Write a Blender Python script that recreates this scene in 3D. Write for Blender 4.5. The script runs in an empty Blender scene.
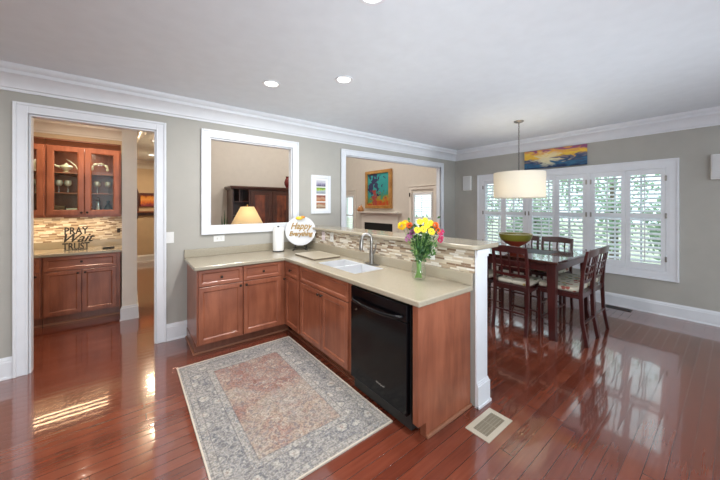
import bpy, math, random
from mathutils import Vector, Matrix
random.seed(7)
PI = math.pi
C = bpy.context.scene.collection
S = bpy.context.scene

# ------------------------------------------------------------------ camera
cd = bpy.data.cameras.new('camera'); cam = bpy.data.objects.new('camera', cd); C.objects.link(cam)
cd.sensor_width = 36; cd.lens = 36*295/720; cd.shift_y = -34/720; cd.clip_start = .02
cam.location = (0, 0, 1.516); cam.rotation_euler = (PI/2, 0, math.radians(52-90))
S.camera = cam
# ------------------------------------------------------------------ world, exposure
W = bpy.data.worlds.new('world'); S.world = W; W.use_nodes = True
wn = W.node_tree.nodes; bgn = wn['Background']
bgn.inputs[0].default_value = (.80, .91, 1, 1); bgn.inputs[1].default_value = 3.2
S.view_settings.view_transform = 'Standard'; S.view_settings.look = 'None'
S.view_settings.gamma = 1; S.view_settings.use_curve_mapping = False
S.view_settings.exposure = -0.66

P_CAN, P_GREAT, P_PANTRY, P_HALL, P_PEND = 29, 62, 30, 34, 12

def area(name, loc, size, power, col, rot=(0, 0, 0), sy=None, parent=None):
    l = bpy.data.lights.new(name, 'AREA'); l.energy = power; l.color = col; l.size = size
    if sy: l.shape = 'RECTANGLE'; l.size_y = sy
    else: l.shape = 'DISK'
    o = bpy.data.objects.new(name, l); C.objects.link(o); o.location = loc; o.rotation_euler = rot
    if parent: o.parent = parent
    return o

# two soft fill lights added behind the camera, aimed up to brighten the ceiling
for _p, _t, _e in (((.2, -1.8, .5), (1.9, 2.2, 2.74), 28), ((2.4, -1.9, .5), (3.9, 1.9, 2.74), 17)):
    _f = area('ceiling_fill', _p, .8, _e, (.85, .93, 1)); _f.data.spread = math.radians(60)
    _f.rotation_euler = (Vector(_t)-Vector(_p)).to_track_quat('-Z', 'Y').to_euler()
_s = bpy.data.lights.new('sun', 'SUN'); _s.energy = 5; _s.color = (1, .96, .9); _s.angle = .02
_so = bpy.data.objects.new('sun', _s); C.objects.link(_so); _so.rotation_euler = Vector((.62, .06, -.78)).to_track_quat('-Z', 'Y').to_euler()

# ------------------------------------------------------------------ materials
def nm(name):
    m = bpy.data.materials.new(name); m.use_nodes = True
    nt = m.node_tree; return m, nt, nt.nodes['Principled BSDF']
def plain(name, col, rough=.5, metal=0, coat=0, noise=0, nscale=8, bump=0, spec=.5, emit=0, sub=None):
    m, nt, b = nm(name)
    b.inputs['Roughness'].default_value = rough; b.inputs['Metallic'].default_value = metal
    b.inputs['Coat Weight'].default_value = coat; b.inputs['Specular IOR Level'].default_value = spec
    b.inputs['Base Color'].default_value = (*col, 1)
    n = nt.nodes.new('ShaderNodeTexNoise'); n.inputs['Scale'].default_value = nscale; n.inputs['Detail'].default_value = 4
    tc = nt.nodes.new('ShaderNodeTexCoord'); nt.links.new(tc.outputs['Object'], n.inputs['Vector'])
    r = nt.nodes.new('ShaderNodeValToRGB'); k = noise if noise else .02
    r.color_ramp.elements[0].position = .3; r.color_ramp.elements[1].position = .7
    r.color_ramp.elements[0].color = (*[c*(1-k) for c in col], 1); r.color_ramp.elements[1].color = (*[min(1, c*(1+k)) for c in col], 1)
    nt.links.new(n.outputs[0], r.inputs[0]); nt.links.new(r.outputs[0], b.inputs['Base Color'])
    if bump:
        bp = nt.nodes.new('ShaderNodeBump'); bp.inputs['Strength'].default_value = bump; bp.inputs['Distance'].default_value = .01
        nt.links.new(n.outputs[0], bp.inputs['Height']); nt.links.new(bp.outputs[0], b.inputs['Normal'])
    if emit:
        b.inputs['Emission Color'].default_value = (*col, 1); b.inputs['Emission Strength'].default_value = emit
    return m
def wood(name, c0, c1, scale=(9, 9, 1.2), rough=.35, coat=.3):
    m, nt, b = nm(name)
    tc = nt.nodes.new('ShaderNodeTexCoord'); mp = nt.nodes.new('ShaderNodeMapping'); mp.inputs['Scale'].default_value = scale
    n = nt.nodes.new('ShaderNodeTexNoise'); n.inputs['Scale'].default_value = 2.2; n.inputs['Detail'].default_value = 6; n.inputs['Roughness'].default_value = .6; n.inputs['Distortion'].default_value = .6
    n2 = nt.nodes.new('ShaderNodeTexNoise'); n2.inputs['Scale'].default_value = 3.0; n2.inputs['Detail'].default_value = 2
    mx = nt.nodes.new('ShaderNodeMath'); mx.operation = 'ADD'; ml = nt.nodes.new('ShaderNodeMath'); ml.operation = 'MULTIPLY'; ml.inputs[1].default_value = .5
    L = nt.links.new
    L(tc.outputs['Object'], mp.inputs[0]); L(mp.outputs[0], n.inputs['Vector']); L(tc.outputs['Object'], n2.inputs['Vector'])
    L(n.outputs[0], mx.inputs[0]); L(n2.outputs[0], mx.inputs[1]); L(mx.outputs[0], ml.inputs[0])
    r = nt.nodes.new('ShaderNodeValToRGB'); r.color_ramp.elements[0].position = .36; r.color_ramp.elements[1].position = .64
    r.color_ramp.elements[0].color = (*c0, 1); r.color_ramp.elements[1].color = (*c1, 1)
    L(ml.outputs[0], r.inputs[0]); L(r.outputs[0], b.inputs['Base Color'])
    b.inputs['Roughness'].default_value = rough; b.inputs['Coat Weight'].default_value = coat; b.inputs['Coat Roughness'].default_value = .2
    return m
def glass(name, tint=(.95, 1, .98), refl=.12):
    m, nt, b = nm(name); nt.nodes.remove(b)
    out = nt.nodes['Material Output']; t = nt.nodes.new('ShaderNodeBsdfTransparent'); t.inputs[0].default_value = (*tint, 1)
    g = nt.nodes.new('ShaderNodeBsdfGlossy'); g.inputs['Roughness'].default_value = .02
    f = nt.nodes.new('ShaderNodeFresnel'); f.inputs[0].default_value = 1.45
    mx = nt.nodes.new('ShaderNodeMixShader'); L = nt.links.new
    ge = nt.nodes.new('ShaderNodeNewGeometry'); q = nt.nodes.new('ShaderNodeMath'); q.operation = 'MULTIPLY_ADD'; q.inputs[1].default_value = -1; q.inputs[2].default_value = 1; L(ge.outputs['Backfacing'], q.inputs[0])
    q2 = nt.nodes.new('ShaderNodeMath'); q2.operation = 'MULTIPLY'; L(q.outputs[0], q2.inputs[0]); L(f.outputs[0], q2.inputs[1])
    L(q2.outputs[0], mx.inputs[0]); L(t.outputs[0], mx.inputs[1]); L(g.outputs[0], mx.inputs[2]); L(mx.outputs[0], out.inputs[0])
    return m
def mathn(nt, op, a, b=None, c=None):
    n = nt.nodes.new('ShaderNodeMath'); n.operation = op
    for i, v in enumerate((a, b, c)):
        if v is None: continue
        if isinstance(v, (int, float)): n.inputs[i].default_value = v
        else: nt.links.new(v, n.inputs[i])
    return n.outputs[0]
def ramp(nt, fac, stops, const=False):
    r = nt.nodes.new('ShaderNodeValToRGB'); cr = r.color_ramp
    if const: cr.interpolation = 'CONSTANT'
    while len(cr.elements) < len(stops): cr.elements.new(.5)
    for e, (p, c) in zip(cr.elements, stops): e.position = p; e.color = (*c, 1)
    nt.links.new(fac, r.inputs[0]); return r.outputs[0]
def mixc(nt, fac, a, b, mode='MIX'):
    n = nt.nodes.new('ShaderNodeMix'); n.data_type = 'RGBA'; n.blend_type = mode
    for i, v in ((0, fac), (6, a), (7, b)):
        if isinstance(v, (int, float)): n.inputs[i].default_value = v
        elif isinstance(v, tuple): n.inputs[i].default_value = (*v, 1)
        else: nt.links.new(v, n.inputs[i])
    return n.outputs[2]
def cells(nt, u, v, w, h, jitter=.5):
    """staggered rows of tiles; returns (random per tile, mask 1 on joint)"""
    row = mathn(nt, 'FLOOR', mathn(nt, 'DIVIDE', v, h))
    wr = nt.nodes.new('ShaderNodeTexWhiteNoise'); wr.noise_dimensions = '1D'; nt.links.new(row, wr.inputs['W'])
    uu = mathn(nt, 'ADD', mathn(nt, 'DIVIDE', u, w), mathn(nt, 'MULTIPLY', wr.outputs[0], 7.3))
    col = mathn(nt, 'FLOOR', uu)
    w2 = nt.nodes.new('ShaderNodeTexWhiteNoise'); w2.noise_dimensions = '2D'
    cb = nt.nodes.new('ShaderNodeCombineXYZ'); nt.links.new(row, cb.inputs[0]); nt.links.new(col, cb.inputs[1]); nt.links.new(cb.outputs[0], w2.inputs['Vector'])
    fu = mathn(nt, 'FRACT', uu); fv = mathn(nt, 'FRACT', mathn(nt, 'DIVIDE', v, h))
    return w2.outputs['Value'], fu, fv
def plank_floor():
    m, nt, b = nm('cherry_plank_floor'); L = nt.links.new
    tc = nt.nodes.new('ShaderNodeTexCoord'); sp = nt.nodes.new('ShaderNodeSeparateXYZ'); L(tc.outputs['Object'], sp.inputs[0])
    rnd, fu, fv = cells(nt, sp.outputs[0], sp.outputs[1], 1.9, .083)
    mp = nt.nodes.new('ShaderNodeMapping'); mp.inputs['Scale'].default_value = (1.6, 22, 1); L(tc.outputs['Object'], mp.inputs[0])
    n = nt.nodes.new('ShaderNodeTexNoise'); n.inputs['Scale'].default_value = 2; n.inputs['Detail'].default_value = 5; L(mp.outputs[0], n.inputs['Vector'])
    f = mathn(nt, 'ADD', mathn(nt, 'MULTIPLY', rnd, .36), mathn(nt, 'MULTIPLY', n.outputs[0], .62))
    c = ramp(nt, f, [(.15, (.115, .024, .013)), (.5, (.180, .042, .022)), (.85, (.25, .066, .034))])
    jv = mathn(nt, 'MAXIMUM', mathn(nt, 'LESS_THAN', fv, .045), mathn(nt, 'LESS_THAN', fu, .003))
    c = mixc(nt, mathn(nt, 'MULTIPLY', jv, .75), c, (.03, .008, .005))
    L(c, b.inputs['Base Color'])
    b.inputs['Roughness'].default_value = .17; b.inputs['Specular IOR Level'].default_value = .55
    b.inputs['Coat Weight'].default_value = 1; b.inputs['Coat IOR'].default_value = 1.65; b.inputs['Coat Roughness'].default_value = .06
    n2 = nt.nodes.new('ShaderNodeTexNoise'); n2.inputs['Scale'].default_value = 5; n2.inputs['Detail'].default_value = 2; L(tc.outputs['Object'], n2.inputs['Vector'])
    hgt = mathn(nt, 'ADD', mathn(nt, 'MULTIPLY', jv, -1.0), mathn(nt, 'ADD', mathn(nt, 'MULTIPLY', n2.outputs[0], .9), mathn(nt, 'MULTIPLY', rnd, .12)))
    hgt = mathn(nt, 'ADD', hgt, mathn(nt, 'MULTIPLY', mathn(nt, 'POWER', mathn(nt, 'ABSOLUTE', mathn(nt, 'SUBTRACT', fv, .5)), 2), -1.2))
    bp = nt.nodes.new('ShaderNodeBump'); bp.inputs['Strength'].default_value = .35; bp.inputs['Distance'].default_value = .0022
    L(hgt, bp.inputs['Height']); L(bp.outputs[0], b.inputs['Normal']); L(bp.outputs[0], b.inputs['Coat Normal'])
    return m
def mosaic(name, axis):
    m, nt, b = nm(name); L = nt.links.new
    tc = nt.nodes.new('ShaderNodeTexCoord'); sp = nt.nodes.new('ShaderNodeSeparateXYZ'); L(tc.outputs['Object'], sp.inputs[0])
    rnd, fu, fv = cells(nt, sp.outputs[axis], sp.outputs[2], .085, .0165)
    c = ramp(nt, rnd, [(0, (.62, .53, .40)), (.22, (.26, .17, .11)), (.38, (.74, .68, .57)), (.58, (.42, .32, .22)), (.7, (.80, .76, .68)), (.85, (.33, .27, .21)), (.93, (.55, .45, .33))], True)
    j = mathn(nt, 'MAXIMUM', mathn(nt, 'LESS_THAN', fv, .1), mathn(nt, 'LESS_THAN', fu, .025))
    c = mixc(nt, j, c, (.50, .45, .37)); L(c, b.inputs['Base Color'])
    L(mathn(nt, 'ADD', mathn(nt, 'MULTIPLY', rnd, .35), .12), b.inputs['Roughness'])
    bp = nt.nodes.new('ShaderNodeBump'); bp.inputs['Strength'].default_value = .5; bp.inputs['Distance'].default_value = .002
    L(mathn(nt, 'SUBTRACT', 1.0, j), bp.inputs['Height']); L(bp.outputs[0], b.inputs['Normal'])
    return m
def rug_mat():
    m, nt, b = nm('faded_oriental_pile'); L = nt.links.new
    tc = nt.nodes.new('ShaderNodeTexCoord'); sp = nt.nodes.new('ShaderNodeSeparateXYZ'); L(tc.outputs['Object'], sp.inputs[0])
    ax = mathn(nt, 'SUBTRACT', .55, mathn(nt, 'ABSOLUTE', sp.outputs[0])); ay = mathn(nt, 'SUBTRACT', .85, mathn(nt, 'ABSOLUTE', sp.outputs[1]))
    d = mathn(nt, 'MINIMUM', ax, ay)
    def noise(s, det=4, vec=None):
        n = nt.nodes.new('ShaderNodeTexNoise'); n.inputs['Scale'].default_value = s; n.inputs['Detail'].default_value = det; L(vec or tc.outputs['Object'], n.inputs['Vector']); return n.outputs[0]
    def vor(s, feat='F1', rnd=.8):
        n = nt.nodes.new('ShaderNodeTexVoronoi'); n.inputs['Scale'].default_value = s; n.feature = feat; n.inputs['Randomness'].default_value = rnd; L(tc.outputs['Object'], n.inputs['Vector']); return n
    wn_ = nt.nodes.new('ShaderNodeTexNoise'); wn_.inputs['Scale'].default_value = 14; wn_.inputs['Detail'].default_value = 2; L(tc.outputs['Object'], wn_.inputs['Vector'])
    wv = nt.nodes.new('ShaderNodeVectorMath'); wv.operation = 'MULTIPLY_ADD'; L(wn_.outputs['Color'], wv.inputs[0]); wv.inputs[1].default_value = (.05, .05, 0); L(tc.outputs['Object'], wv.inputs[2])
    warp = wv.outputs[0]
    def wvor(s, rnd):
        n = nt.nodes.new('ShaderNodeTexVoronoi'); n.inputs['Scale'].default_value = s; n.inputs['Randomness'].default_value = rnd; L(warp, n.inputs['Vector']); return n.outputs['Distance']
    gy = mathn(nt, 'MULTIPLY', sp.outputs[1], .22)
    big = mathn(nt, 'ADD', noise(2.6, 3), mathn(nt, 'MULTIPLY', gy, -1))
    field = ramp(nt, big, [(.28, (.30, .15, .13)), (.42, (.40, .25, .21)), (.55, (.46, .36, .29)), (.70, (.42, .36, .32))])
    f1 = wvor(13, .9)
    pets = mathn(nt, 'ADD', f1, mathn(nt, 'MULTIPLY', noise(60, 2), .25))
    field = mixc(nt, ramp(nt, pets, [(.22, (.9,)*3), (.34, (.15,)*3), (.46, (.0,)*3), (.52, (.75,)*3), (.60, (0,)*3)]), field, (.60, .54, .46))
    field = mixc(nt, ramp(nt, noise(42, 4), [(.50, (0,)*3), (.62, (.7,)*3)]), field, (.27, .24, .25))
    field = mixc(nt, ramp(nt, noise(24, 3, warp), [(.52, (0,)*3), (.66, (.5,)*3)]), field, (.38, .22, .19))
    v2 = wvor(8.5, .5)
    pet = mathn(nt, 'ADD', v2, mathn(nt, 'MULTIPLY', noise(55, 3), .36))
    bord = ramp(nt, pet, [(.24, (.42, .32, .30)), (.32, (.62, .58, .52)), (.46, (.50, .48, .45)), (.52, (.20, .20, .22)), (.62, (.30, .30, .31)), (.67, (.50, .47, .43)), (.72, (.24, .24, .26)), (.8, (.42, .40, .38)), (.9, (.22, .22, .24))])
    bord = mixc(nt, ramp(nt, noise(48, 4), [(.48, (0,)*3), (.62, (.6,)*3)]), bord, (.46, .44, .41))
    band = ramp(nt, noise(50, 4), [(.4, (.30, .30, .31)), (.5, (.52, .49, .44)), (.62, (.38, .35, .34))])
    c = mixc(nt, mathn(nt, 'LESS_THAN', d, .255), field, band)
    c = mixc(nt, mathn(nt, 'LESS_THAN', d, .205), c, bord)
    c = mixc(nt, mathn(nt, 'LESS_THAN', d, .065), c, band)
    for e0 in (.065, .205, .255, .02):
        c = mixc(nt, mathn(nt, 'MULTIPLY', mathn(nt, 'LESS_THAN', mathn(nt, 'ABSOLUTE', mathn(nt, 'SUBTRACT', d, e0)), .0035), .6), c, (.20, .19, .2))
    c = mixc(nt, ramp(nt, noise(5, 5), [(.4, (0,)*3), (.68, (.3,)*3)]), c, (.50, .46, .41))
    sp_ = ramp(nt, noise(75, 3), [(.42, (.62,)*3), (.56, (.92,)*3)]); c = mixc(nt, 1.0, c, sp_, 'MULTIPLY')
    L(c, b.inputs['Base Color']); b.inputs['Roughness'].default_value = .95; b.inputs['Specular IOR Level'].default_value = .1
    bp = nt.nodes.new('ShaderNodeBump'); bp.inputs['Strength'].default_value = .4; bp.inputs['Distance'].default_value = .003
    L(noise(240, 2), bp.inputs['Height']); L(bp.outputs[0], b.inputs['Normal'])
    return m
def art(name, stops, scale=(1, 1, 1), warp=1.2, axis=2, amount=.8, z0=0, h=1, nscale=3):
    """brushy bands of paint that follow the height of the canvas"""
    m, nt, b = nm(name); L = nt.links.new
    tc = nt.nodes.new('ShaderNodeTexCoord'); mp = nt.nodes.new('ShaderNodeMapping'); mp.inputs['Scale'].default_value = scale
    L(tc.outputs['Object'], mp.inputs[0]); n = nt.nodes.new('ShaderNodeTexNoise'); n.inputs['Scale'].default_value = nscale; n.inputs['Detail'].default_value = 4; n.inputs['Distortion'].default_value = warp
    L(mp.outputs[0], n.inputs['Vector']); sp = nt.nodes.new('ShaderNodeSeparateXYZ'); L(tc.outputs['Object'], sp.inputs[0])
    v = mathn(nt, 'DIVIDE', mathn(nt, 'SUBTRACT', sp.outputs[axis], z0), h)
    f = mathn(nt, 'ADD', v, mathn(nt, 'MULTIPLY', mathn(nt, 'SUBTRACT', n.outputs[0], .5), amount))
    L(ramp(nt, f, stops), b.inputs['Base Color']); b.inputs['Roughness'].default_value = .5
    return m

M = dict(
 wall=plain('sage_grey_wall_paint', (.46, .445, .405), .75), ceil=plain('white_ceiling_paint', (.81, .86, .91), .9),
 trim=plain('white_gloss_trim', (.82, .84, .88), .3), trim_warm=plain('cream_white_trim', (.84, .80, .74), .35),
 peach=plain('peach_wall_paint', (.72, .68, .62), .8), tan=plain('tan_wall_paint', (.66, .52, .36), .8),
 floor=plank_floor(), cab=wood('cherry_cabinet_wood', (.22, .063, .03), (.40, .133, .068)),
 cabh=wood('cherry_drawer_wood', (.22, .063, .03), (.40, .133, .068), (1.2, 1.2, 9)),
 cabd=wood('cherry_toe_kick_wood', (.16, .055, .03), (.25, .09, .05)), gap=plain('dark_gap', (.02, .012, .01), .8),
 mahog=wood('dark_cherry_table_wood', (.03, .005, .005), (.075, .012, .010), rough=.28, coat=.3),
 arm=wood('dark_mahogany_wood', (.05, .014, .009), (.10, .03, .018), rough=.3, coat=.5),
 flame=wood('flame_mahogany_veneer', (.05, .012, .008), (.30, .075, .03), (5, 5, 1.2), .25, .6),
 quartz=plain('beige_quartz', (.40, .352, .265), .2, noise=.09, nscale=160, coat=.3), bowlbeige=plain('board_stone', (.44, .385, .29), .3, noise=.06, nscale=60),
 edge=plain('dark_board_edge', (.13, .10, .07), .5), mosaic_y=mosaic('strip_mosaic_tile', 1), mosaic_x=mosaic('strip_mosaic_tile_pantry', 0),
 black=plain('black_appliance_gloss', (.003, .003, .004), .12, spec=.28), blackm=plain('black_matte', (.02, .02, .02), .5),
 steel=plain('brushed_nickel', (.33, .31, .29), .28, 1), bronze=plain('oil_rubbed_bronze', (.05, .035, .028), .35, .8),
 sink=plain('white_porcelain', (.70, .715, .74), .15, coat=.4), white=plain('white_plastic', (.85, .85, .83), .35), pinkw=plain('pinkish_plastic', (.80, .70, .74), .35),
 glass=glass('clear_glass'), vase=glass('vase_glass', (.96, .985, .97)), gold=plain('gold_script', (.36, .22, .06), .45, .3), yellow=plain('yellow_glaze', (.9, .62, .04), .4), orange=plain('orange_glaze', (.75, .22, .05), .4),
 rug=rug_mat(), bind=plain('cream_rug_binding', (.62, .55, .46), .9), cream=plain('cream_lacquer', (.72, .66, .50), .3),
 mould=plain('light_cherry_moulding', (.34, .15, .085), .4), ventm=plain('almond_vent_metal', (.55, .50, .40), .4), ventd=plain('painted_vent_shadow', (.12, .10, .07), .6),
 leaf=plain('leaf_green', (.07, .19, .04), .5, noise=.4, nscale=30), leafd=plain('dark_leaf', (.03, .10, .03), .5, noise=.3, nscale=30), stem=plain('pale_stem', (.22, .38, .10), .5),
 fy=plain('yellow_petal', (.95, .68, .02), .6), fo=plain('orange_petal', (.85, .18, .03), .6), fm=plain('magenta_petal', (.55, .03, .12), .6), fp=plain('purple_petal', (.30, .10, .22), .6), fc=plain('green_flower_centre', (.30, .30, .03), .7),
 cloth=None, chain=plain('dark_chain_metal', (.12, .11, .11), .35, 1), lens=plain('lamp_lens', (1, .95, .88), .5, emit=6), bark=plain('tree_bark', (.12, .09, .06), .9),
 tree=None, treel=None, lawn=plain('pale_bounce_lawn', (.42, .45, .34), .9, noise=.4, nscale=6),  # lawn made pale so it bounces more light onto the ceiling
 silver=plain('polished_silver', (.7, .7, .7), .15, 1), hutch=plain('cabinet_inside', (.12, .08, .06), .6), red=plain('dark_red_glaze', (.16, .02, .02), .25), olive=plain('olive_glaze', (.19, .17, .02), .3), redb=plain('brick_red_glaze', (.33, .045, .02), .3),
 gilt=wood('gilded_frame_wood', (.38, .17, .04), (.62, .33, .09), (5, 5, 5), .4), mat=plain('picture_mat', (.85, .85, .84), .8), fire=plain('firebox_black', (.01, .01, .01), .9), sofa=plain('brown_weave', (.2, .12, .07), .9),
)
def cushion_mat():
    m, nt, b = nm('floral_cushion_fabric'); L = nt.links.new
    tc = nt.nodes.new('ShaderNodeTexCoord')
    v = nt.nodes.new('ShaderNodeTexVoronoi'); v.inputs['Scale'].default_value = 13; L(tc.outputs['Object'], v.inputs['Vector'])
    n = nt.nodes.new('ShaderNodeTexNoise'); n.inputs['Scale'].default_value = 22; L(tc.outputs['Object'], n.inputs['Vector'])
    s = mathn(nt, 'ADD', v.outputs['Distance'], mathn(nt, 'MULTIPLY', n.outputs[0], .6))
    sc = nt.nodes.new('ShaderNodeSeparateColor'); L(v.outputs['Color'], sc.inputs[0])
    c = ramp(nt, sc.outputs[0], [(0, (.15, .20, .08)), (.35, (.30, .08, .06)), (.6, (.42, .30, .08)), (.8, (.12, .16, .12))], True)
    L(mixc(nt, ramp(nt, s, [(.56, (1,)*3), (.64, (0,)*3)]), (.58, .54, .44), c), b.inputs['Base Color']); b.inputs['Roughness'].default_value = .9
    return m
M['cloth'] = cushion_mat()
def shade_mat(name, col, tr=.5):
    m, nt, b = nm(name); nt.nodes.remove(b); out = nt.nodes['Material Output']; L = nt.links.new
    d = nt.nodes.new('ShaderNodeBsdfDiffuse'); t = nt.nodes.new('ShaderNodeBsdfTranslucent'); mx = nt.nodes.new('ShaderNodeMixShader')
    d.inputs[0].default_value = t.inputs[0].default_value = (*col, 1); mx.inputs[0].default_value = tr
    L(d.outputs[0], mx.inputs[1]); L(t.outputs[0], mx.inputs[2]); L(mx.outputs[0], out.inputs[0]); return m
M['tree'] = shade_mat('tree_foliage', (.36, .48, .35)); M['treel'] = shade_mat('washed_out_tree_foliage', (.56, .64, .52)); M['shade'] = shade_mat('cream_shade_fabric', (.88, .84, .75), .3); M['shade2'] = shade_mat('warm_shade_fabric', (.88, .78, .58))  # both foliage greens paled to imitate overexposed daylight

# ------------------------------------------------------------------ mesh helpers
OFF = {}
class MB:
    def __init__(s): s.v = []; s.f = []; s.M = Matrix()
    def add(s, vs, fs):
        n = len(s.v); s.v += [tuple(s.M @ Vector(v)) for v in vs]; s.f += [tuple(i+n for i in f) for f in fs]; return s
    def box(s, x0, x1, y0, y1, z0, z1):
        return s.add([(x0,y0,z0),(x1,y0,z0),(x1,y1,z0),(x0,y1,z0),(x0,y0,z1),(x1,y0,z1),(x1,y1,z1),(x0,y1,z1)],
              [(0,3,2,1),(4,5,6,7),(0,1,5,4),(1,2,6,5),(2,3,7,6),(3,0,4,7)])
    def lathe(s, prof, n=24, c=(0, 0, 0)):
        vs = []; fs = []
        for r, z in prof:
            for i in range(n):
                a = 2*PI*i/n; vs.append((c[0]+max(r, 1e-5)*math.cos(a), c[1]+max(r, 1e-5)*math.sin(a), c[2]+z))
        for k in range(len(prof)-1):
            for i in range(n):
                j = (i+1) % n; fs.append((k*n+i, k*n+j, (k+1)*n+j, (k+1)*n+i))
        if prof[0][0] > 1e-4: fs.append(tuple(reversed(range(n))))
        if prof[-1][0] > 1e-4: fs.append(tuple(range((len(prof)-1)*n, len(prof)*n)))
        return s.add(vs, fs)
    def shell(s, prof, n=32, c=(0, 0, 0)):   # closed loop profile, no caps
        vs = []; fs = []; P = len(prof)
        for r, z in prof:
            for i in range(n):
                a = 2*PI*i/n; vs.append((c[0]+r*math.cos(a), c[1]+r*math.sin(a), c[2]+z))
        for k in range(P):
            for i in range(n):
                j = (i+1) % n; q = (k+1) % P; fs.append((k*n+i, k*n+j, q*n+j, q*n+i))
        return s.add(vs, fs)
    def tube(s, pts, r, n=8, cap=True):
        pts = [Vector(p) for p in pts]; rs = r if isinstance(r, (list, tuple)) else [r]*len(pts)
        vs = []; fs = []; up = Vector((0, 0, 1))
        t0 = (pts[1]-pts[0]).normalized(); a = t0.cross(up)
        if a.length < .01: a = t0.cross(Vector((1, 0, 0)))
        a.normalize()
        for i, p in enumerate(pts):
            t = (pts[min(i+1, len(pts)-1)]-pts[max(i-1, 0)]).normalized()
            a = (a - t*a.dot(t)).normalized(); b = t.cross(a)
            for k in range(n):
                q = 2*PI*k/n; vs.append(tuple(p+(a*math.cos(q)+b*math.sin(q))*rs[i]))
        for i in range(len(pts)-1):
            for k in range(n):
                j = (k+1) % n; fs.append((i*n+k, i*n+j, (i+1)*n+j, (i+1)*n+k))
        if cap: fs += [tuple(reversed(range(n))), tuple(range((len(pts)-1)*n, len(pts)*n))]
        return s.add(vs, fs)
    def prism(s, poly, h0, h1, axes='xyz'):   # polygon in first two axes, extruded on third
        n = len(poly); vs = []
        for h in (h0, h1):
            for a, b in poly:
                d = {axes[0]: a, axes[1]: b, axes[2]: h}; vs.append((d['x'], d['y'], d['z']))
        fs = [tuple(reversed(range(n))), tuple(range(n, 2*n))]+[(i, (i+1) % n, n+(i+1) % n, n+i) for i in range(n)]
        return s.add(vs, fs)
    def beam(s, p0, p1, w, d, w1=None, d1=None, side=(0, 1, 0)):   # rectangular bar between points
        p0 = Vector(p0); p1 = Vector(p1); t = (p1-p0).normalized(); b = Vector(side); a = t.cross(b).normalized(); b = a.cross(t).normalized()
        vs = []
        for p, ww, dd in ((p0, w, d), (p1, w1 or w, d1 or d)):
            for i, j in ((-1,-1),(1,-1),(1,1),(-1,1)): vs.append(tuple(p+a*i*ww/2+b*j*dd/2))
        return s.add(vs, [(0,3,2,1),(4,5,6,7),(0,1,5,4),(1,2,6,5),(2,3,7,6),(3,0,4,7)])
    def ball(s, c, r, n=12, m=8, sc=(1, 1, 1)):
        vs = []; fs = []
        for k in range(m+1):
            th = PI*k/m
            for i in range(n):
                a = 2*PI*i/n; rr = max(math.sin(th), 1e-4)
                vs.append((c[0]+r*sc[0]*rr*math.cos(a), c[1]+r*sc[1]*rr*math.sin(a), c[2]-r*sc[2]*math.cos(th)))
        for k in range(m):
            for i in range(n): j = (i+1) % n; fs.append((k*n+i, k*n+j, (k+1)*n+j, (k+1)*n+i))
        return s.add(vs, fs)
    def grid(s, us, vs_, solid, w0, w1, axes='xyz'):   # slab with openings
        idx = {}; V = []; Fc = []
        def vid(i, j, k):
            key = (i, j, k)
            if key not in idx:
                d = {axes[0]: us[i], axes[1]: vs_[j], axes[2]: (w0, w1)[k]}; idx[key] = len(V); V.append((d['x'], d['y'], d['z']))
            return idx[key]
        nu, nv = len(us)-1, len(vs_)-1; ok = lambda i, j: 0 <= i < nu and 0 <= j < nv and solid(i, j)
        for i in range(nu):
            for j in range(nv):
                if not ok(i, j): continue
                Fc += [(vid(i,j,0), vid(i,j+1,0), vid(i+1,j+1,0), vid(i+1,j,0)), (vid(i,j,1), vid(i+1,j,1), vid(i+1,j+1,1), vid(i,j+1,1))]
                if not ok(i-1, j): Fc.append((vid(i,j,0), vid(i,j,1), vid(i,j+1,1), vid(i,j+1,0)))
                if not ok(i+1, j): Fc.append((vid(i+1,j,0), vid(i+1,j+1,0), vid(i+1,j+1,1), vid(i+1,j,1)))
                if not ok(i, j-1): Fc.append((vid(i,j,0), vid(i+1,j,0), vid(i+1,j,1), vid(i,j,1)))
                if not ok(i, j+1): Fc.append((vid(i,j+1,0), vid(i,j+1,1), vid(i+1,j+1,1), vid(i+1,j+1,0)))
        return s.add(V, Fc)
    def build(s, name, mat, parent=None, smooth=False, bevel=0, seg=2, local=False):
        me = bpy.data.meshes.new(name); vs = s.v; off = (0, 0, 0)
        if parent is not None: off = OFF[parent.name]
        if parent is not None and not local: vs = [(v[0]-off[0], v[1]-off[1], v[2]-off[2]) for v in vs]
        me.from_pydata(vs, [], s.f); me.validate()
        import bmesh
        bm = bmesh.new(); bm.from_mesh(me); bmesh.ops.recalc_face_normals(bm, faces=bm.faces); bm.to_mesh(me); bm.free()
        me.materials.append(M[mat] if isinstance(mat, str) else mat)
        if smooth:
            me.shade_smooth()
            me.set_sharp_from_angle(angle=math.radians(40))
        o = bpy.data.objects.new(name, me); C.objects.link(o)
        if parent is not None: o.parent = parent
        OFF[o.name] = off
        if bevel:
            b = o.modifiers.new('bevel', 'BEVEL'); b.width = bevel; b.segments = seg; b.limit_method = 'ANGLE'; b.angle_limit = math.radians(35)
        return o
def tag(o, label=None, cat=None, group=None, kind=None):
    if label: o['label'] = label
    if cat: o['category'] = cat
    if group: o['group'] = group
    if kind: o['kind'] = kind
    return o
def thing(name, label, cat, loc=(0, 0, 0), group=None, kind=None, rz=0):
    o = bpy.data.objects.new(name, None); C.objects.link(o); o.location = loc; o.rotation_euler = (0, 0, rz); o.empty_display_size = .1
    OFF[o.name] = tuple(loc); return tag(o, label, cat, group, kind)
def struct(o): o['kind'] = 'structure'; return o
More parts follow.
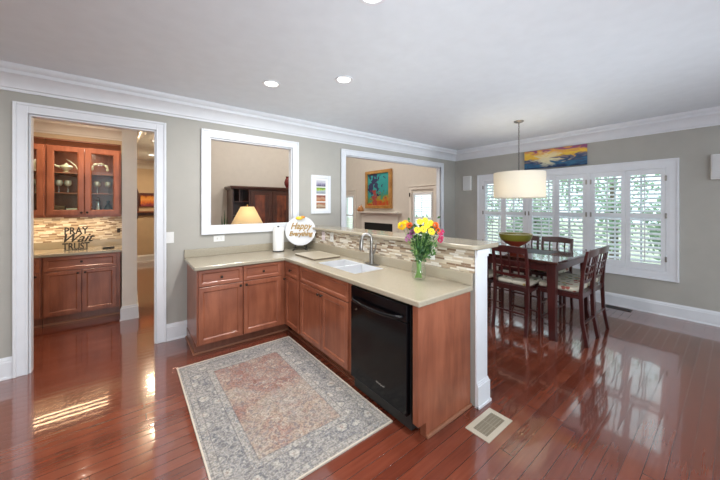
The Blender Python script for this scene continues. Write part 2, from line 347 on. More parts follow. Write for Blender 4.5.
def recenter(o):   # a single mesh thing: origin to the base of its own shape
    me = o.data; xs = [v.co.x for v in me.vertices]; ys = [v.co.y for v in me.vertices]; zs = [v.co.z for v in me.vertices]
    c = Vector(((min(xs)+max(xs))/2, (min(ys)+max(ys))/2, min(zs)))
    for v in me.vertices: v.co -= c
    o.location = o.location + c; OFF[o.name] = tuple(c); return o
def copy_tree(o, parent=None):
    c = o.copy(); C.objects.link(c); c.parent = parent
    for ch in list(o.children): copy_tree(ch, c)
    return c
def text_mb(txt, size, depth, mat4, shear=0, sx=1, bold=0):
    cu = bpy.data.curves.new('t', 'FONT'); cu.body = txt; cu.size = size; cu.extrude = depth/2; cu.shear = shear; cu.align_x = 'CENTER'; cu.offset = bold; cu.resolution_u = 3
    o = bpy.data.objects.new('t', cu); C.objects.link(o); dg = bpy.context.evaluated_depsgraph_get(); dg.update()
    me = bpy.data.meshes.new_from_object(o.evaluated_get(dg)); mb = MB(); mb.M = mat4 @ Matrix.Diagonal((sx, 1, 1, 1))
    mb.add([tuple(v.co) for v in me.vertices], [tuple(p.vertices) for p in me.polygons])
    bpy.data.objects.remove(o); bpy.data.curves.remove(cu); bpy.data.meshes.remove(me); return mb
def frame4(org, U, V, Wd):   # local x->U, y->V, z->W
    U, V, Wd = Vector(U), Vector(V), Vector(Wd); m = Matrix.Identity(4)
    for i, a in enumerate((U, V, Wd)):
        for k in range(3): m[k][i] = a[k]
    for k in range(3): m[k][3] = org[k]
    return m

# ------------------------------------------------------------------ structure
YL, XW, H = 3.95, 5.83, 2.74
XF, YB, HG = 6.9, 9.95, 4.9
struct(MB().box(-3.2, XF+.2, -3.0, YB+.2, -.12, 0).build('floor', 'floor'))
# kitchen and dining ceiling
struct(MB().box(-3.2, XW+.16, -3.0, YL+.07, H, H+.12).build('ceiling', 'ceil'))
# wall with doorway and two openings
us = [-3.2, -.72, .232, .765, 1.848, 2.78, 5.28, XF+.2]; vs = [0, 1.262, 2.35, HG]
def solid(i, j):
    if i == 1 and j < 2: return False
    if i == 3 and j == 1: return False
    if i == 5 and j < 2: return False
    return True
struct(MB().grid(us, vs, solid, YL, YL+.075, 'xzy').build('wall_back', 'wall'))
# inner skins of the rooms behind (their own paint)
struct(MB().grid([.60]+us[3:], vs, lambda i, j: not ((i == 1 and j == 1) or (i == 3 and j < 2)), YL+.075, YL+.085, 'xzy').build('wall_great_room_south', 'peach'))
struct(MB().box(-3.35, -3.2, -3.0, YL+.085, 0, H).build('wall_left_sun_block', 'wall'))  # unseen wall added to keep the sun from entering on this side
# window wall
WY = [(.535, 1.475), (1.475, 2.40), (2.40, 3.335)]
struct(MB().grid([-3.0, .577, 3.30, YL], [0, .58, 2.07, HG], lambda i, j: not (i == 1 and j == 1), XW, XW+.16, 'yzx').build('wall_right', 'wall'))

CROWN = [(0, 2.53), (.014, 2.53), (.018, 2.552), (.03, 2.558), (.038, 2.59), (.062, 2.63), (.095, 2.655), (.108, 2.66), (.11, 2.69), (.128, 2.70), (.14, 2.725), (.142, 2.74), (0, 2.74)]
def crown_y(name, y, x0, x1, sgn=-1, mat='trim', dz=0):
    return struct(MB().prism([(y+sgn*d, z+dz) for d, z in CROWN], x0, x1, 'yzx').build(name, mat, smooth=True))
def crown_x(name, x, y0, y1, sgn=-1, mat='trim'):
    return struct(MB().prism([(x+sgn*d, z) for d, z in CROWN], y0, y1, 'xzy').build(name, mat, smooth=True))
crown_y('trim_1', YL, -3.2, XW); crown_x('trim_2', XW, -3.0, YL)
BASE = [(0, 0), (.022, 0), (.022, .012), (.016, .022), (.016, .145), (.012, .155), (.012, .165), (.006, .178), (.004, .188), (0, .188)]
def base_y(name, y, x0, x1, sgn=-1, mat='trim'):
    return struct(MB().prism([(y+sgn*d, z) for d, z in BASE], x0, x1, 'yzx').build(name, mat))
def base_x(name, x, y0, y1, sgn=-1, mat='trim'):
    return struct(MB().prism([(x+sgn*d, z) for d, z in BASE], y0, y1, 'xzy').build(name, mat))
base_y('baseboard_back', YL, -3.2, -.815); base_y('baseboard_back_right', YL, .326, .53); base_y('baseboard_dining', YL, 2.2, 2.68)
base_y('baseboard_dining_right', YL, 5.39, XW); base_x('baseboard_right', XW, -3.0, YL)

def casing_y(mb, x0, x1, z0, z1, y, w=.092, bottom=True, sgn=-1):
    """flat casing with raised outer band around an opening on a y plane"""
    def rect(a, b, c, d, t): 
        ya, yb = sorted((y, y+sgn*t)); mb.box(a, b, ya, yb, c, d)
    zb = z0-w if bottom else 0
    for a, b in ((x0-w, x0), (x1, x1+w)): rect(a, b, zb, z1+w, .018)
    rect(x0, x1, z1, z1+w, .018)
    if bottom: rect(x0, x1, zb, z0, .018)
    bw = .022
    rect(x0-w, x0-w+bw, zb, z1+w, .03); rect(x1+w-bw, x1+w, zb, z1+w, .03); rect(x0-w+bw, x1+w-bw, z1+w-bw, z1+w, .03)
    if bottom: rect(x0-w+bw, x1+w-bw, zb, zb+bw, .03)
    ib = .012
    rect(x0-ib, x0, z0 if bottom else 0, z1+ib, .023); rect(x1, x1+ib, z0 if bottom else 0, z1+ib, .023); rect(x0, x1, z1, z1+ib, .023)
    return mb
def jamb_y(mb, x0, x1, z0, z1, y0, y1, bottom, t=.016):
    mb.box(x0, x0+t, y0, y1, z0, z1); mb.box(x1-t, x1, y0, y1, z0, z1); mb.box(x0+t, x1-t, y0, y1, z1-t, z1)
    if bottom: mb.box(x0+t, x1-t, y0, y1, z0, z0+t)
    return mb
def opening(name, x0, x1, z0, z1, bottom):
    e = thing(name, None, None, (x0, YL, z0)); struct(e)
    casing_y(MB(), x0, x1, z0, z1, YL, bottom=bottom).build('casing', 'trim', e, bevel=.003)
    jamb_y(MB(), x0, x1, z0, z1, YL, YL+.085, bottom).build('jamb', 'trim', e)
    mb = MB(); casing_y(mb, x0, x1, z0, z1, YL+.085, bottom=bottom, sgn=1).build('rear_casing', 'trim_warm', e, bevel=.003)
    return e
opening('door_1', -.72, .232, 0, 2.35, False)
opening('window_4', .765, 1.848, 1.262, 2.35, True)
opening('door_2', 2.78, 5.28, 0, 2.35, False)

# ---- pony wall with post end
struct(MB().box(2.057, 2.19, 1.215, YL, 0, 1.185).build('wall_peninsula', 'wall'))
struct(MB().box(2.046, 2.20, 1.203, 1.215, 0, 1.185).build('trim_3', 'trim'))
pb = MB(); 
for t, a, b in ((.016, 0, .165), (.024, 0, .02), (.010, .165, .178), (.006, .178, .19)):
    pb.box(2.046, 2.20+t, 1.203-t, 1.203, a, b); pb.box(2.20, 2.20+t, 1.203, YL-.03, a, b)
struct(pb.build('baseboard_peninsula', 'trim', bevel=.002))
struct(MB().box(2.042, 2.218, 1.188, 1.203, 1.145, 1.185).box(2.20, 2.218, 1.203, YL-.03, 1.145, 1.185).box(2.046, 2.209, 1.195, 1.203, 1.125, 1.145).build('trim_4', 'trim', bevel=.006))
struct(MB().box(2.045, 2.057, 1.22, YL-.001, 1.008, 1.185).build('wall_mosaic', 'mosaic_y'))

# ---- great room, pantry and hall shells
struct(MB().box(.60, .74, YL+.085, YB, 0, HG).build('wall_great_room_left', 'peach'))
FD = [(5.38, 6.22), (9.20, 9.84)]
struct(MB().grid([YL+.085, 5.38, 6.22, 9.20, 9.84, YB], [0, .02, 2.02, HG], lambda i, j: not (i in (1, 3) and j == 1), XF, XF+.16, 'yzx').build('wall_great_room_right', 'peach'))
struct(MB().box(.60, XF+.16, YB, YB+.15, 0, HG).build('wall_great_room_far', 'peach'))
struct(MB().box(.60, XF+.2, YL+.0, YB+.15, HG, HG+.1).build('ceiling_great_room', 'ceil'))
struct(MB().box(-1.75, -1.6, YL+.085, YB, 0, H).build('wall_pantry_left', 'tan'))
struct(MB().box(-1.6, -.08, 5.93, 6.05, 0, H).build('wall_pantry_far', 'tan'))
struct(MB().box(-.08, .08, 5.02, 6.05, 0, H).build('wall_pantry_right', 'trim_warm'))
struct(MB().box(-1.6, .60, YB, YB+.15, 0, H).build('wall_hall_far', 'tan'))
struct(MB().box(-1.75, .60, YL+.085, YB+.15, H, H+.1).build('ceiling_hall', 'ceil'))
crown_y('trim_5', 5.93, -1.6, -.08, mat='trim_warm'); crown_y('trim_6', YB, -1.6, .60, mat='trim_warm')
crown_x('trim_7', .08, 5.02, 6.05, 1, 'trim_warm'); base_y('baseboard_hall', YB, -1.6, .60)
cb = MB()
for t, a, b in ((.016, 0, .16), (.022, 0, .015), (.008, .16, .185)):
    cb.box(-.08-t, .08+t, 5.02-t, 5.02, a, b); cb.box(.08, .08+t, 5.02, 6.05, a, b)
struct(cb.build('baseboard_pantry', 'trim'))
ct = MB()
for t, a, b in ((.02, 2.56, 2.60), (.05, 2.60, 2.68), (.08, 2.68, 2.74)): ct.box(-.08-t, .08+t, 5.02-t, 5.02, a, b)
struct(ct.build('trim_8', 'trim_warm', bevel=.008))

# ---- dining windows with plantation shutters
cs = MB(); w = .095
y0, y1, z0, z1 = .577, 3.30, .58, 2.07
for a, b, c, d in ((y0-w, y0, z0-w, z1+w), (y1, y1+w, z0-w, z1+w), (y0, y1, z1, z1+w), (y0, y1, z0-w, z0)): cs.box(XW-.02, XW, a, b, c, d)
for a, b, c, d in ((y0-w, y0-w+.02, z0-w, z1+w), (y1+w-.02, y1+w, z0-w, z1+w), (y0-w+.02, y1+w-.02, z1+w-.02, z1+w), (y0-w+.02, y1+w-.02, z0-w, z0-w+.02)): cs.box(XW-.034, XW-.02, a, b, c, d)
struct(cs.build('trim_9', 'trim', bevel=.002))
def shutter(parent, ya, yb, za, zb, zm, x, pitch=.0635, ang=28):
    """one louvred panel on an x plane: frame + louvres in one mesh, tilt rods and hinges as sub-parts"""
    st = .05; t = .028; mb = MB()
    mb.box(x, x+t, ya, ya+st, za, zb); mb.box(x, x+t, yb-st, yb, za, zb)
    mb.box(x, x+t, ya+st, yb-st, za, za+.09); mb.box(x, x+t, ya+st, yb-st, zb-.075, zb); mb.box(x, x+t, ya+st, yb-st, zm-.03, zm+.03)
    rods = []
    for a, b in ((za+.09, zm-.03), (zm+.03, zb-.075)):
        n = max(2, int(round((b-a)/pitch))); p = (b-a)/n
        for i in range(n):
            zc = a+p*(i+.5); A = math.radians(ang); dx = .031*math.cos(A); dz = .031*math.sin(A); nx, nz = .005*math.sin(A), .005*math.cos(A); xc = x+t/2
            mb.prism([(xc-dx, zc-dz), (xc-.3*dx+nx, zc-.3*dz-nz), (xc+.5*dx+nx, zc+.5*dz-nz), (xc+dx, zc+dz), (xc+.3*dx-nx, zc+.3*dz+nz), (xc-.5*dx-nx, zc-.5*dz+nz)], ya+st, yb-st, 'xzy')
        rods.append((a+.02, b-.02))
    pn = mb.build('shutter_panel', 'trim', parent)
    for a, b in rods: MB().box(x-.030, x-.018, (ya+yb)/2-.006, (ya+yb)/2+.006, a, b).build('tilt_rod', 'trim', pn)
    return pn
def hinge(pn, x, y, z): MB().box(x-.006, x, y-.011, y+.011, z-.035, z+.035).tube([(x-.007, y, z-.038), (x-.007, y, z+.038)], .005).build('hinge', 'steel', pn)
for k, (a, b) in enumerate([(.577, 1.475), (1.475, 2.405), (2.405, 3.30)]):
    e = thing('window_%d' % (k+1), None, None, (XW, (a+b)/2, z0)); struct(e)
    fr = MB(); t = .028
    for q in ((a, a+t, z0, z1), (b-t, b, z0, z1), (a+t, b-t, z1-t, z1), (a+t, b-t, z0, z0+t)): fr.box(XW-.018, XW+.10, *q)
    fr.build('shutter_frame', 'trim', e)
    ya, yb = a+t, b-t; ym = (ya+yb)/2
    for pa, pb_, hy in ((ya+.003, ym-.002, ya+.001), (ym+.002, yb-.003, yb-.001)):
        pn = shutter(e, pa, pb_, z0+t+.003, z1-t-.003, 1.38, XW-.012)
        for hz in (.78, 1.38, 1.9): hinge(pn, XW-.018, hy, hz)
    sf = MB(); xs0, xs1 = XW+.105, XW+.145
    for q in ((a, a+.045, z0, z1), (b-.045, b, z0, z1), (a+.045, b-.045, z1-.045, z1), (a+.045, b-.045, z0, z0+.05), (a+.045, b-.045, 1.33, 1.38)): sf.box(xs0, xs1, *q)
    for yy in (a+(b-a)/3, a+2*(b-a)/3): sf.box(xs0+.01, xs1-.01, yy-.01, yy+.01, z0+.05, 1.33); sf.box(xs0+.01, xs1-.01, yy-.01, yy+.01, 1.38, z1-.045)
    sa = sf.build('sash', 'trim', e)
    MB().box(xs0+.018, xs0+.022, a+.045, b-.045, z0+.05, z1-.045).build('pane', 'glass', sa)

# ---- great room shuttered doors
for k, (a, b) in enumerate(FD):
    e = thing('door_%d' % (k+3), None, None, (XF, (a+b)/2, 0)); struct(e)
    c = MB(); w = .09; zt = 2.02
    for q in ((a-w, a, 0, zt+w), (b, min(b+w, YB), 0, zt+w), (a, b, zt, zt+w)): c.box(XF-.02, XF, *q)
    c.box(XF-.045, XF, a-w-.02, min(b+w+.02, YB), zt+w, zt+w+.03); c.build('casing', 'trim_warm', e)
    d = MB(); s_ = .07
    for q in ((a, a+s_, .02, zt), (b-s_, b, .02, zt), (a+s_, b-s_, zt-.11, zt), (a+s_, b-s_, .02, .25)): d.box(XF+.03, XF+.07, *q)
    dl = d.build('door_leaf', 'trim_warm', e)
    MB().box(XF+.048, XF+.052, a+s_, b-s_, .25, zt-.11).build('pane', 'glass', dl)
    shutter(e, a+s_-.02, b-s_+.02, .24, zt-.10, 1.15, XF-.005, .066, 26 if k == 0 else 8)
    if k == 0: MB().box(XF-.07, XF-.045, b+.03, b+.05, 1.80, 1.92).build('door_catch', 'bronze', e)

# ------------------------------------------------------------------ cabinets
def panel_door(parent, name, org, U, Wd, w, h, mat='cab', fw=.055, t=.02, glassy=False, panel='cab'):
    """frame and recessed panel facing Wd; org = lower left corner on the cabinet face"""
    mb = MB(); mb.M = frame4(org, U, (0, 0, 1), Wd)
    def ring(i, z): return [(i, i, z), (w-i, i, z), (w-i, h-i, z), (i, h-i, z)]
    rs = [ring(0, 0), ring(0, t-.003), ring(.003, t), ring(fw-.012, t), ring(fw-.006, t-.003), ring(fw, t-.009)]
    if glassy: rs += [ring(fw, 0)]
    V = [p for r in rs for p in r]; Fc = []
    for k in range(len(rs)-1):
        for i in range(4): j = (i+1) % 4; Fc.append((k*4+i, k*4+j, k*4+4+j, k*4+4+i))
    if glassy:
        for i in range(4): j = (i+1) % 4; Fc.append((i, j, (len(rs)-1)*4+j, (len(rs)-1)*4+i))
    else:
        Fc.append((3, 2, 1, 0)); n = (len(rs)-1)*4; Fc.append((n, n+1, n+2, n+3))
    mb.add(V, Fc); d = mb.build(name, mat, parent)
    if glassy:
        g = MB(); g.M = mb.M; g.box(fw-.002, w-fw+.002, fw-.002, h-fw+.002, .004, .008).build('glass_pane', 'glass', d)
    return d
def knob(parent, org, Wd, mat='bronze'):
    Wd = Vector(Wd); U = Wd.cross(Vector((0, 0, 1))); mb = MB(); mb.M = frame4(org, U, (0, 0, 1), Wd)
    mb.lathe([(.007, 0), (.006, .004), (.0045, .009), (.0055, .014), (.0125, .018), (.0145, .023), (.012, .028), (.005, .031)], 14)
    return mb.build('knob', mat, parent, smooth=True)
# kitchen run against the wall (faces -y), face plane y = 3.31
FY, FX = 3.31, 1.465
e = thing('base_cabinet', 'cherry base cabinet against wall below pass-through, with two drawers and two doors', 'cabinet', (.96, FY, 0))
MB().box(.525, 1.46, FY, YL-.03, .115, .872).build('carcass', 'cab', e)
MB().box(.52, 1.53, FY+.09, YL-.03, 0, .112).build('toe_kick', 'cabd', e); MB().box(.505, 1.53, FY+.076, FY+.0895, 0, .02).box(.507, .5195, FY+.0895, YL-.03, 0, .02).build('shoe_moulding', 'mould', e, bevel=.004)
for x0 in (.538, .974):
    d = panel_door(e, 'drawer', (x0, FY, .705), (1, 0, 0), (0, -1, 0), .424, .163, 'cabh', .04); knob(d, (x0+.212, FY-.02, .787), (0, -1, 0))
for x0, kx in ((.538, .538+.424-.025), (.974, .974+.025)):
    d = panel_door(e, 'door', (x0, FY, .128), (1, 0, 0), (0, -1, 0), .424, .568); knob(d, (kx, FY-.02, .665), (0, -1, 0))
# peninsula (faces -x)
def pen(y1, w, z, h, name, mat, parent, fw=.055): return panel_door(parent, name, (FX, y1, z), (0, -1, 0), (-1, 0, 0), w, h, mat, fw)
e = thing('base_cabinet', 'narrow cherry corner base cabinet with one small drawer over one door', 'cabinet', (FX, 3.1, 0))
MB().box(FX, 2.03, 2.915, FY-.002, .115, .872).build('carcass', 'cab', e)
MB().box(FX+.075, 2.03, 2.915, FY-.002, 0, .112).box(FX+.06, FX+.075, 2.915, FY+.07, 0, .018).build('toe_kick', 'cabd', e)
d = pen(3.285, .345, .705, .163, 'drawer', 'cabh', e, .04); knob(d, (FX-.02, 3.113, .787), (-1, 0, 0))
d = pen(3.285, .345, .128, .568, 'door', 'cab', e); knob(d, (FX-.02, 3.26, .665), (-1, 0, 0))
e = thing('sink_cabinet', 'cherry sink base cabinet with false drawer front over two doors beside black dishwasher', 'cabinet', (FX, 2.46, 0))
MB().grid([FX, FX+.1, 1.98, 2.03], [1.985, 2.07, 2.83, 2.913], lambda i, j: not (i == 1 and j == 1), .70, .872, 'xyz').box(FX, 2.03, 1.985, 2.913, .115, .70).build('carcass', 'cab', e)
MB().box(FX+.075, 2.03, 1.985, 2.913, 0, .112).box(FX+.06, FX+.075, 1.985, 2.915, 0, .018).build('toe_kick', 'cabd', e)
pen(2.898, .875, .705, .163, 'false_drawer_front', 'cabh', e, .04)
d = pen(2.898, .434, .128, .568, 'door', 'cab', e); knob(d, (FX-.02, 2.898-.409, .665), (-1, 0, 0))
d = pen(2.457, .434, .128, .568, 'door', 'cab', e); knob(d, (FX-.02, 2.432, .665), (-1, 0, 0))
e = thing('end_panel', 'cherry end panel closing the peninsula beside the white post', 'cabinet panel', (FX, 1.25, 0))
MB().grid([FX-.015, FX+.06, 2.045], [0, .10, .872], lambda i, j: not (i == 0 and j == 0), 1.252, 1.30, 'xzy').build('panel', 'cab', e, bevel=.002)
MB().box(FX+.06, 2.045, 1.236, 1.252, 0, .022).build('shoe_moulding', 'mould', e, bevel=.004)
# dishwasher
e = thing('dishwasher', 'black dishwasher with curved bar handle between sink cabinet and end panel', 'dishwasher', (FX, 1.65, 0))
MB().box(FX+.01, 2.03, 1.335, 1.965, .10, .868).box(FX+.08, 2.03, 1.335, 1.965, 0, .10).build('tub', 'blackm', e)
dd = MB().box(FX-.03, FX+.01, 1.34, 1.96, .125, .74).build('door', 'black', e, bevel=.005)
MB().box(FX-.03, FX+.01, 1.34, 1.96, .745, .862).build('control_panel', 'black', e, bevel=.006)
hp = [(FX-.03, 1.385, .775), (FX-.05, 1.39, .773), (FX-.062, 1.43, .768), (FX-.068, 1.53, .76), (FX-.070, 1.65, .757), (FX-.068, 1.77, .76), (FX-.062, 1.87, .768), (FX-.05, 1.91, .773), (FX-.03, 1.915, .775)]
hb = MB()
for i in range(len(hp)-1): pass
hb.tube(hp, .013, 10).build('handle', 'black', e, smooth=True)
tm = text_mb('Whirlpool', .022, .001, frame4((FX-.0305, 1.60, .215), (0, -1, 0), (0, 0, 1), (-1, 0, 0)), .1, 1)
tm.build('badge', 'silver', dd)
MB().box(FX+.012, FX+.07, 1.335, 1.965, .02, .118).build('kick_plate', 'blackm', e, bevel=.002)

# worktop, L shaped, with hole for the sink
xs = [.498, 1.43, 1.585, 1.955, 2.045]; ys = [1.228, 2.10, 2.79, 3.268, YL-.001]
def wt(i, j):
    if i == 0: return j == 3
    return not (i == 2 and j == 1)
e = thing('worktop', 'beige speckled L-shaped quartz worktop on the cherry base cabinets', 'countertop', (1.5, 2.6, .874))
MB().grid(xs, ys, wt, .874, .914, 'xyz').build('slab', 'quartz', e, bevel=.010, seg=3)
MB().box(.498, 2.045, YL-.022, YL-.001, .9145, 1.008).box(2.025, 2.045, 1.228, YL-.022, .9145, 1.008).build('upstand', 'quartz', e, bevel=.003)
# bar top
def rr(x0, x1, y0, y1, r, corners=(1, 1, 1, 1), n=6):
    P = []
    for (cx, cy, a0), on in zip(((x1-r, y0+r, -PI/2), (x1-r, y1-r, 0), (x0+r, y1-r, PI/2), (x0+r, y0+r, PI)), corners):
        if on: P += [(cx+r*math.cos(a0+PI/2*k/n), cy+r*math.sin(a0+PI/2*k/n)) for k in range(n+1)]
        else: P.append((cx+r*(1 if math.cos(a0+PI/4) > 0 else -1), cy+r*(1 if math.sin(a0+PI/4) > 0 else -1)))
    return P
o = MB().prism(rr(2.0, 2.37, 1.18, YL-.001, .05, (1, 0, 0, 1)), 1.186, 1.222).build('bar_top', 'quartz', bevel=.011, seg=3)
recenter(o); tag(o, 'raised beige quartz bar top capping the mosaic tiled half wall', 'bar counter')

# sink
e = thing('double_sink', 'white undermount double bowl sink set in the beige worktop', 'sink', (1.77, 2.44, .874))
mb = MB()
def basin(y0, y1, zb=.72, zt=.905):
    x0, x1 = 1.595, 1.945; t = .01; i = .02
    mb.box(x0-t, x0, y0-t, y1+t, zb, zt); mb.box(x1, x1+t, y0-t, y1+t, zb, zt); mb.box(x0, x1, y0-t, y0, zb, zt); mb.box(x0, x1, y1, y1+t, zb, zt); mb.box(x0-t, x1+t, y0-t, y1+t, zb-t, zb)
basin(2.475, 2.775); basin(2.115, 2.455)
mb.build('basin', 'sink', e, bevel=.004)
for yy in (2.62, 2.28): MB().lathe([(.04, .7205), (.038, .7235), (.02, .7225), (.001, .722)], 20, (1.77, yy, 0)).build('drain', 'steel', e, smooth=True)
# faucet
fx, fy = 1.975, 2.335
e = thing('faucet', 'brushed nickel gooseneck faucet behind white sink', 'faucet', (fx, fy, .914))
MB().prism([(fx+.028*math.cos(a)*(1), fy+.125*math.sin(a)) for a in [2*PI*k/24 for k in range(24)]], .9145, .921).build('deck_plate', 'steel', e, bevel=.002)
MB().lathe([(.028, .921), (.026, .935), (.022, .95), (.024, 1.0), (.022, 1.06), (.014, 1.075)], 20, (fx, fy, 0)).build('body', 'steel', e, smooth=True)
rA = .043
A = [(fx, fy, 1.06), (fx, fy, 1.14)]+[(fx-rA+rA*math.cos(t), fy+.05*(1-math.cos(t))*.5, 1.18+rA*1.1*math.sin(t)) for t in [PI*k/14 for k in range(15)]]
A += [(fx-2*rA-.004, fy+.05, 1.16)]
MB().tube(A, [.0155]*len(A), 12).build('spout', 'steel', e, smooth=True)
MB().tube([(fx-2*rA-.004, fy+.05, 1.17), (fx-2*rA-.008, fy+.052, 1.12), (fx-2*rA-.012, fy+.054, 1.06)], [.019, .023, .020], 14).build('spray_head', 'steel', e, smooth=True)
MB().tube([(fx, fy-.02, 1.03), (fx, fy-.045, 1.04), (fx+.004, fy-.06, 1.08), (fx+.006, fy-.066, 1.13)], [.012, .012, .009, .007], 10).build('lever', 'steel', e, smooth=True)

# board beside the sink
e = thing('cutting_board', 'pale stone cutting board with dark edge lying on the worktop beside sink', 'cutting board', (1.76, 3.1, .914))
MB().prism(rr(1.60, 1.95, 2.86, 3.36, .02), .926, .934).build('board', 'bowlbeige', e, bevel=.002)
MB().prism(rr(1.602, 1.948, 2.862, 3.358, .02), .9145, .926).build('base', 'edge', e)

# paper towel / canister
e = thing('canister', 'tall white cylindrical canister on black base standing on worktop beside the round plate', 'canister', (1.56, 3.76, .914))
MB().lathe([(.075, .9145), (.075, .928)], 28, (1.56, 3.76, 0)).build('base', 'blackm', e, smooth=True)
MB().lathe([(.072, .928), (.072, 1.22), (.068, 1.23), (.001, 1.232)], 28, (1.56, 3.76, 0)).build('body', 'white', e, smooth=True)
MB().lathe([(.014, 1.2315), (.014, 1.246), (.009, 1.25), (.001, 1.25)], 16, (1.56, 3.76, 0)).build('lid_knob', 'blackm', e, smooth=True)

# plate on easel, facing the camera side
pc = Vector((1.86, 3.71, 1.175)); W_ = Vector((-.50, -.84, .22)).normalized(); U_ = Vector((.86, -.51, 0)).normalized(); V_ = W_.cross(U_).normalized()
e = thing('plate', 'large round white plate with gold lettering and yellow ornament standing in worktop corner', 'plate', (1.84, 3.70, .93))
pm = frame4(pc, U_, V_, W_)
mb = MB(); mb.M = pm
mb.lathe([(.001, -.012), (.10, -.012), (.19, .002), (.202, .010), (.204, .014), (.198, .014), (.150, .004), (.142, 0), (.001, 0)], 48).build('dish', 'sink', e, smooth=True)
for t_, s_, y_ in (('Happy', .125, .025), ('Everything', .085, -.07)):
    mb = text_mb(t_, s_, .002, pm @ Matrix.Translation((0, y_, .016 if s_ < .09 else .006)), .35, .86, .003); mb.build('lettering', 'gold', e)
mb = MB(); mb.M = pm @ Matrix.Translation((0, .172, .03)); mb.ball((-.02, 0, 0), .045, sc=(1.1, .55, .35)).ball((.025, .012, .002), .03, sc=(1, .7, .4)).build('ornament', 'yellow', e, smooth=True)
mb = MB(); mb.M = pm @ Matrix.Translation((.028, .185, .036)); mb.ball((0, 0, 0), .022, sc=(1.5, .6, .5)).build('ornament_bow', 'orange', e, smooth=True)
e2 = thing('plate_easel', 'small black wire easel holding up the round white plate', 'easel', (1.84, 3.70, .914))
mb = MB(); zb = .9185
for s_ in (-1, 1):
    c = pc + U_*s_*.075
    f0 = Vector((c.x, c.y, 0)) + Vector((-.30, -.50, 0))*.13; b0 = Vector((c.x, c.y, 0)) + Vector((.30, .50, 0))*.14
    mb.tube([(f0.x-.02, f0.y-.03, zb+.06), (f0.x-.024, f0.y-.036, zb+.012), (f0.x, f0.y, zb+.005), (b0.x, b0.y, zb), (b0.x-.02, b0.y-.035, 1.18)], .0045, 8)
    mb.tube([(f0.x, f0.y, zb+.006), (f0.x-U_.x*s_*-.03, f0.y-U_.y*s_*-.03, zb)], .0045, 8)
mb.build('stand', 'blackm', e2, smooth=True)
a = pc+U_*-.075; b = pc+U_*.075
MB().tube([(a.x, a.y, zb+.004), (b.x, b.y, zb+.004)], .004, 8).build('crossbar', 'blackm', e2)

# outlets and switches
def wall_plate(label, org, U, Wd, w, h, kind, mat='white', group=None):
    e = thing('switch_plate' if kind == 'switch' else 'outlet', label, 'switch' if kind == 'switch' else 'outlet', org, group)
    mb = MB(); mb.M = frame4(org, U, (0, 0, 1), Wd); mb.box(-w/2, w/2, -h/2, h/2, 0, .005).build('cover', mat, e, bevel=.0015)
    if kind == 'switch':
        m2 = MB(); m2.M = mb.M; m2.box(-.006, .006, -.012, .012, .005, .012).build('toggle', 'white', e)
    else:
        for s_ in (-1, 1):
            m2 = MB(); m2.M = mb.M
            if w > h: m2.box(s_*.022-.012, s_*.022+.012, -.016, .016, .005, .007)
            else: m2.box(-.016, .016, s_*.022-.012, s_*.022+.012, .005, .007)
            m2.build('socket', mat, e)
            m3 = MB(); m3.M = mb.M; q = s_*.022
            if w > h: m3.box(q-.006, q+.006, -.008, -.005, .007, .0074).box(q-.006, q+.006, .005, .008, .007, .0074)
            else: m3.box(-.008, -.005, q-.006, q+.006, .007, .0074).box(.005, .008, q-.006, q+.006, .007, .0074)
            m3.build('slots', 'blackm', e)
    return e
wall_plate('white light switch on grey wall right of the doorway', (.357, YL-.0005, 1.16), (1, 0, 0), (0, -1, 0), .082, .125, 'switch')
wall_plate('white horizontal outlet on grey wall under the pass-through frame', (.873, YL-.0005, 1.115), (1, 0, 0), (0, -1, 0), .125, .075, 'outlet')
wall_plate('pinkish white outlet on mosaic backsplash, nearer the round plate', (2.0445, 3.41, 1.115), (0, -1, 0), (-1, 0, 0), .075, .115, 'outlet', 'pinkw')
wall_plate('white outlet on mosaic backsplash, nearer the faucet than its pinkish neighbour', (2.0445, 3.20, 1.115), (0, -1, 0), (-1, 0, 0), .075, .115, 'outlet')
wall_plate('white outlet on mosaic backsplash behind the flower vase', (2.0445, 1.62, 1.115), (0, -1, 0), (-1, 0, 0), .075, .115, 'outlet')

# photo frame on the wall
e = thing('picture_frame', 'tall white frame holding four small photos on grey wall between the two openings', 'picture frame', (2.315, YL, 1.40))
fr = MB(); x0, x1, z0_, z1_ = 2.145, 2.485, 1.40, 1.985
for q in ((x0, x0+.045, z0_, z1_), (x1-.045, x1, z0_, z1_)): fr.box(q[0], q[1], YL-.028, YL-.001, q[2], q[3])
fr.box(x0+.045, x1-.045, YL-.028, YL-.001, z0_, z0_+.045).box(x0+.045, x1-.045, YL-.028, YL-.001, z1_-.045, z1_).build('frame', 'trim', e, bevel=.004)
MB().box(x0+.04, x1-.04, YL-.014, YL-.002, z0_+.04, z1_-.04).build('mat_board', 'mat', e)
PH = [[(.1, (.10, .09, .16)), (.5, (.40, .38, .50)), (.8, (.6, .6, .65))], [(.1, (.30, .33, .38)), (.45, (.45, .50, .55)), (.6, (.45, .60, .05)), (.9, (.15, .30, .05))],
      [(.1, (.45, .15, .05)), (.5, (.50, .30, .20)), (.8, (.25, .06, .04))], [(.1, (.25, .12, .06)), (.45, (.55, .45, .32)), (.8, (.40, .16, .08))]]
for k, zz in enumerate((1.815, 1.705, 1.588, 1.478)):
    m = art('small_photo_print_%d' % k, PH[k], (14, 1, 14), 1, 2, .9, zz-1.40, .09, 1.5)
    MB().box(2.235, 2.395, YL-.0155, YL-.0142, zz, zz+.092).build('photo', m, e)

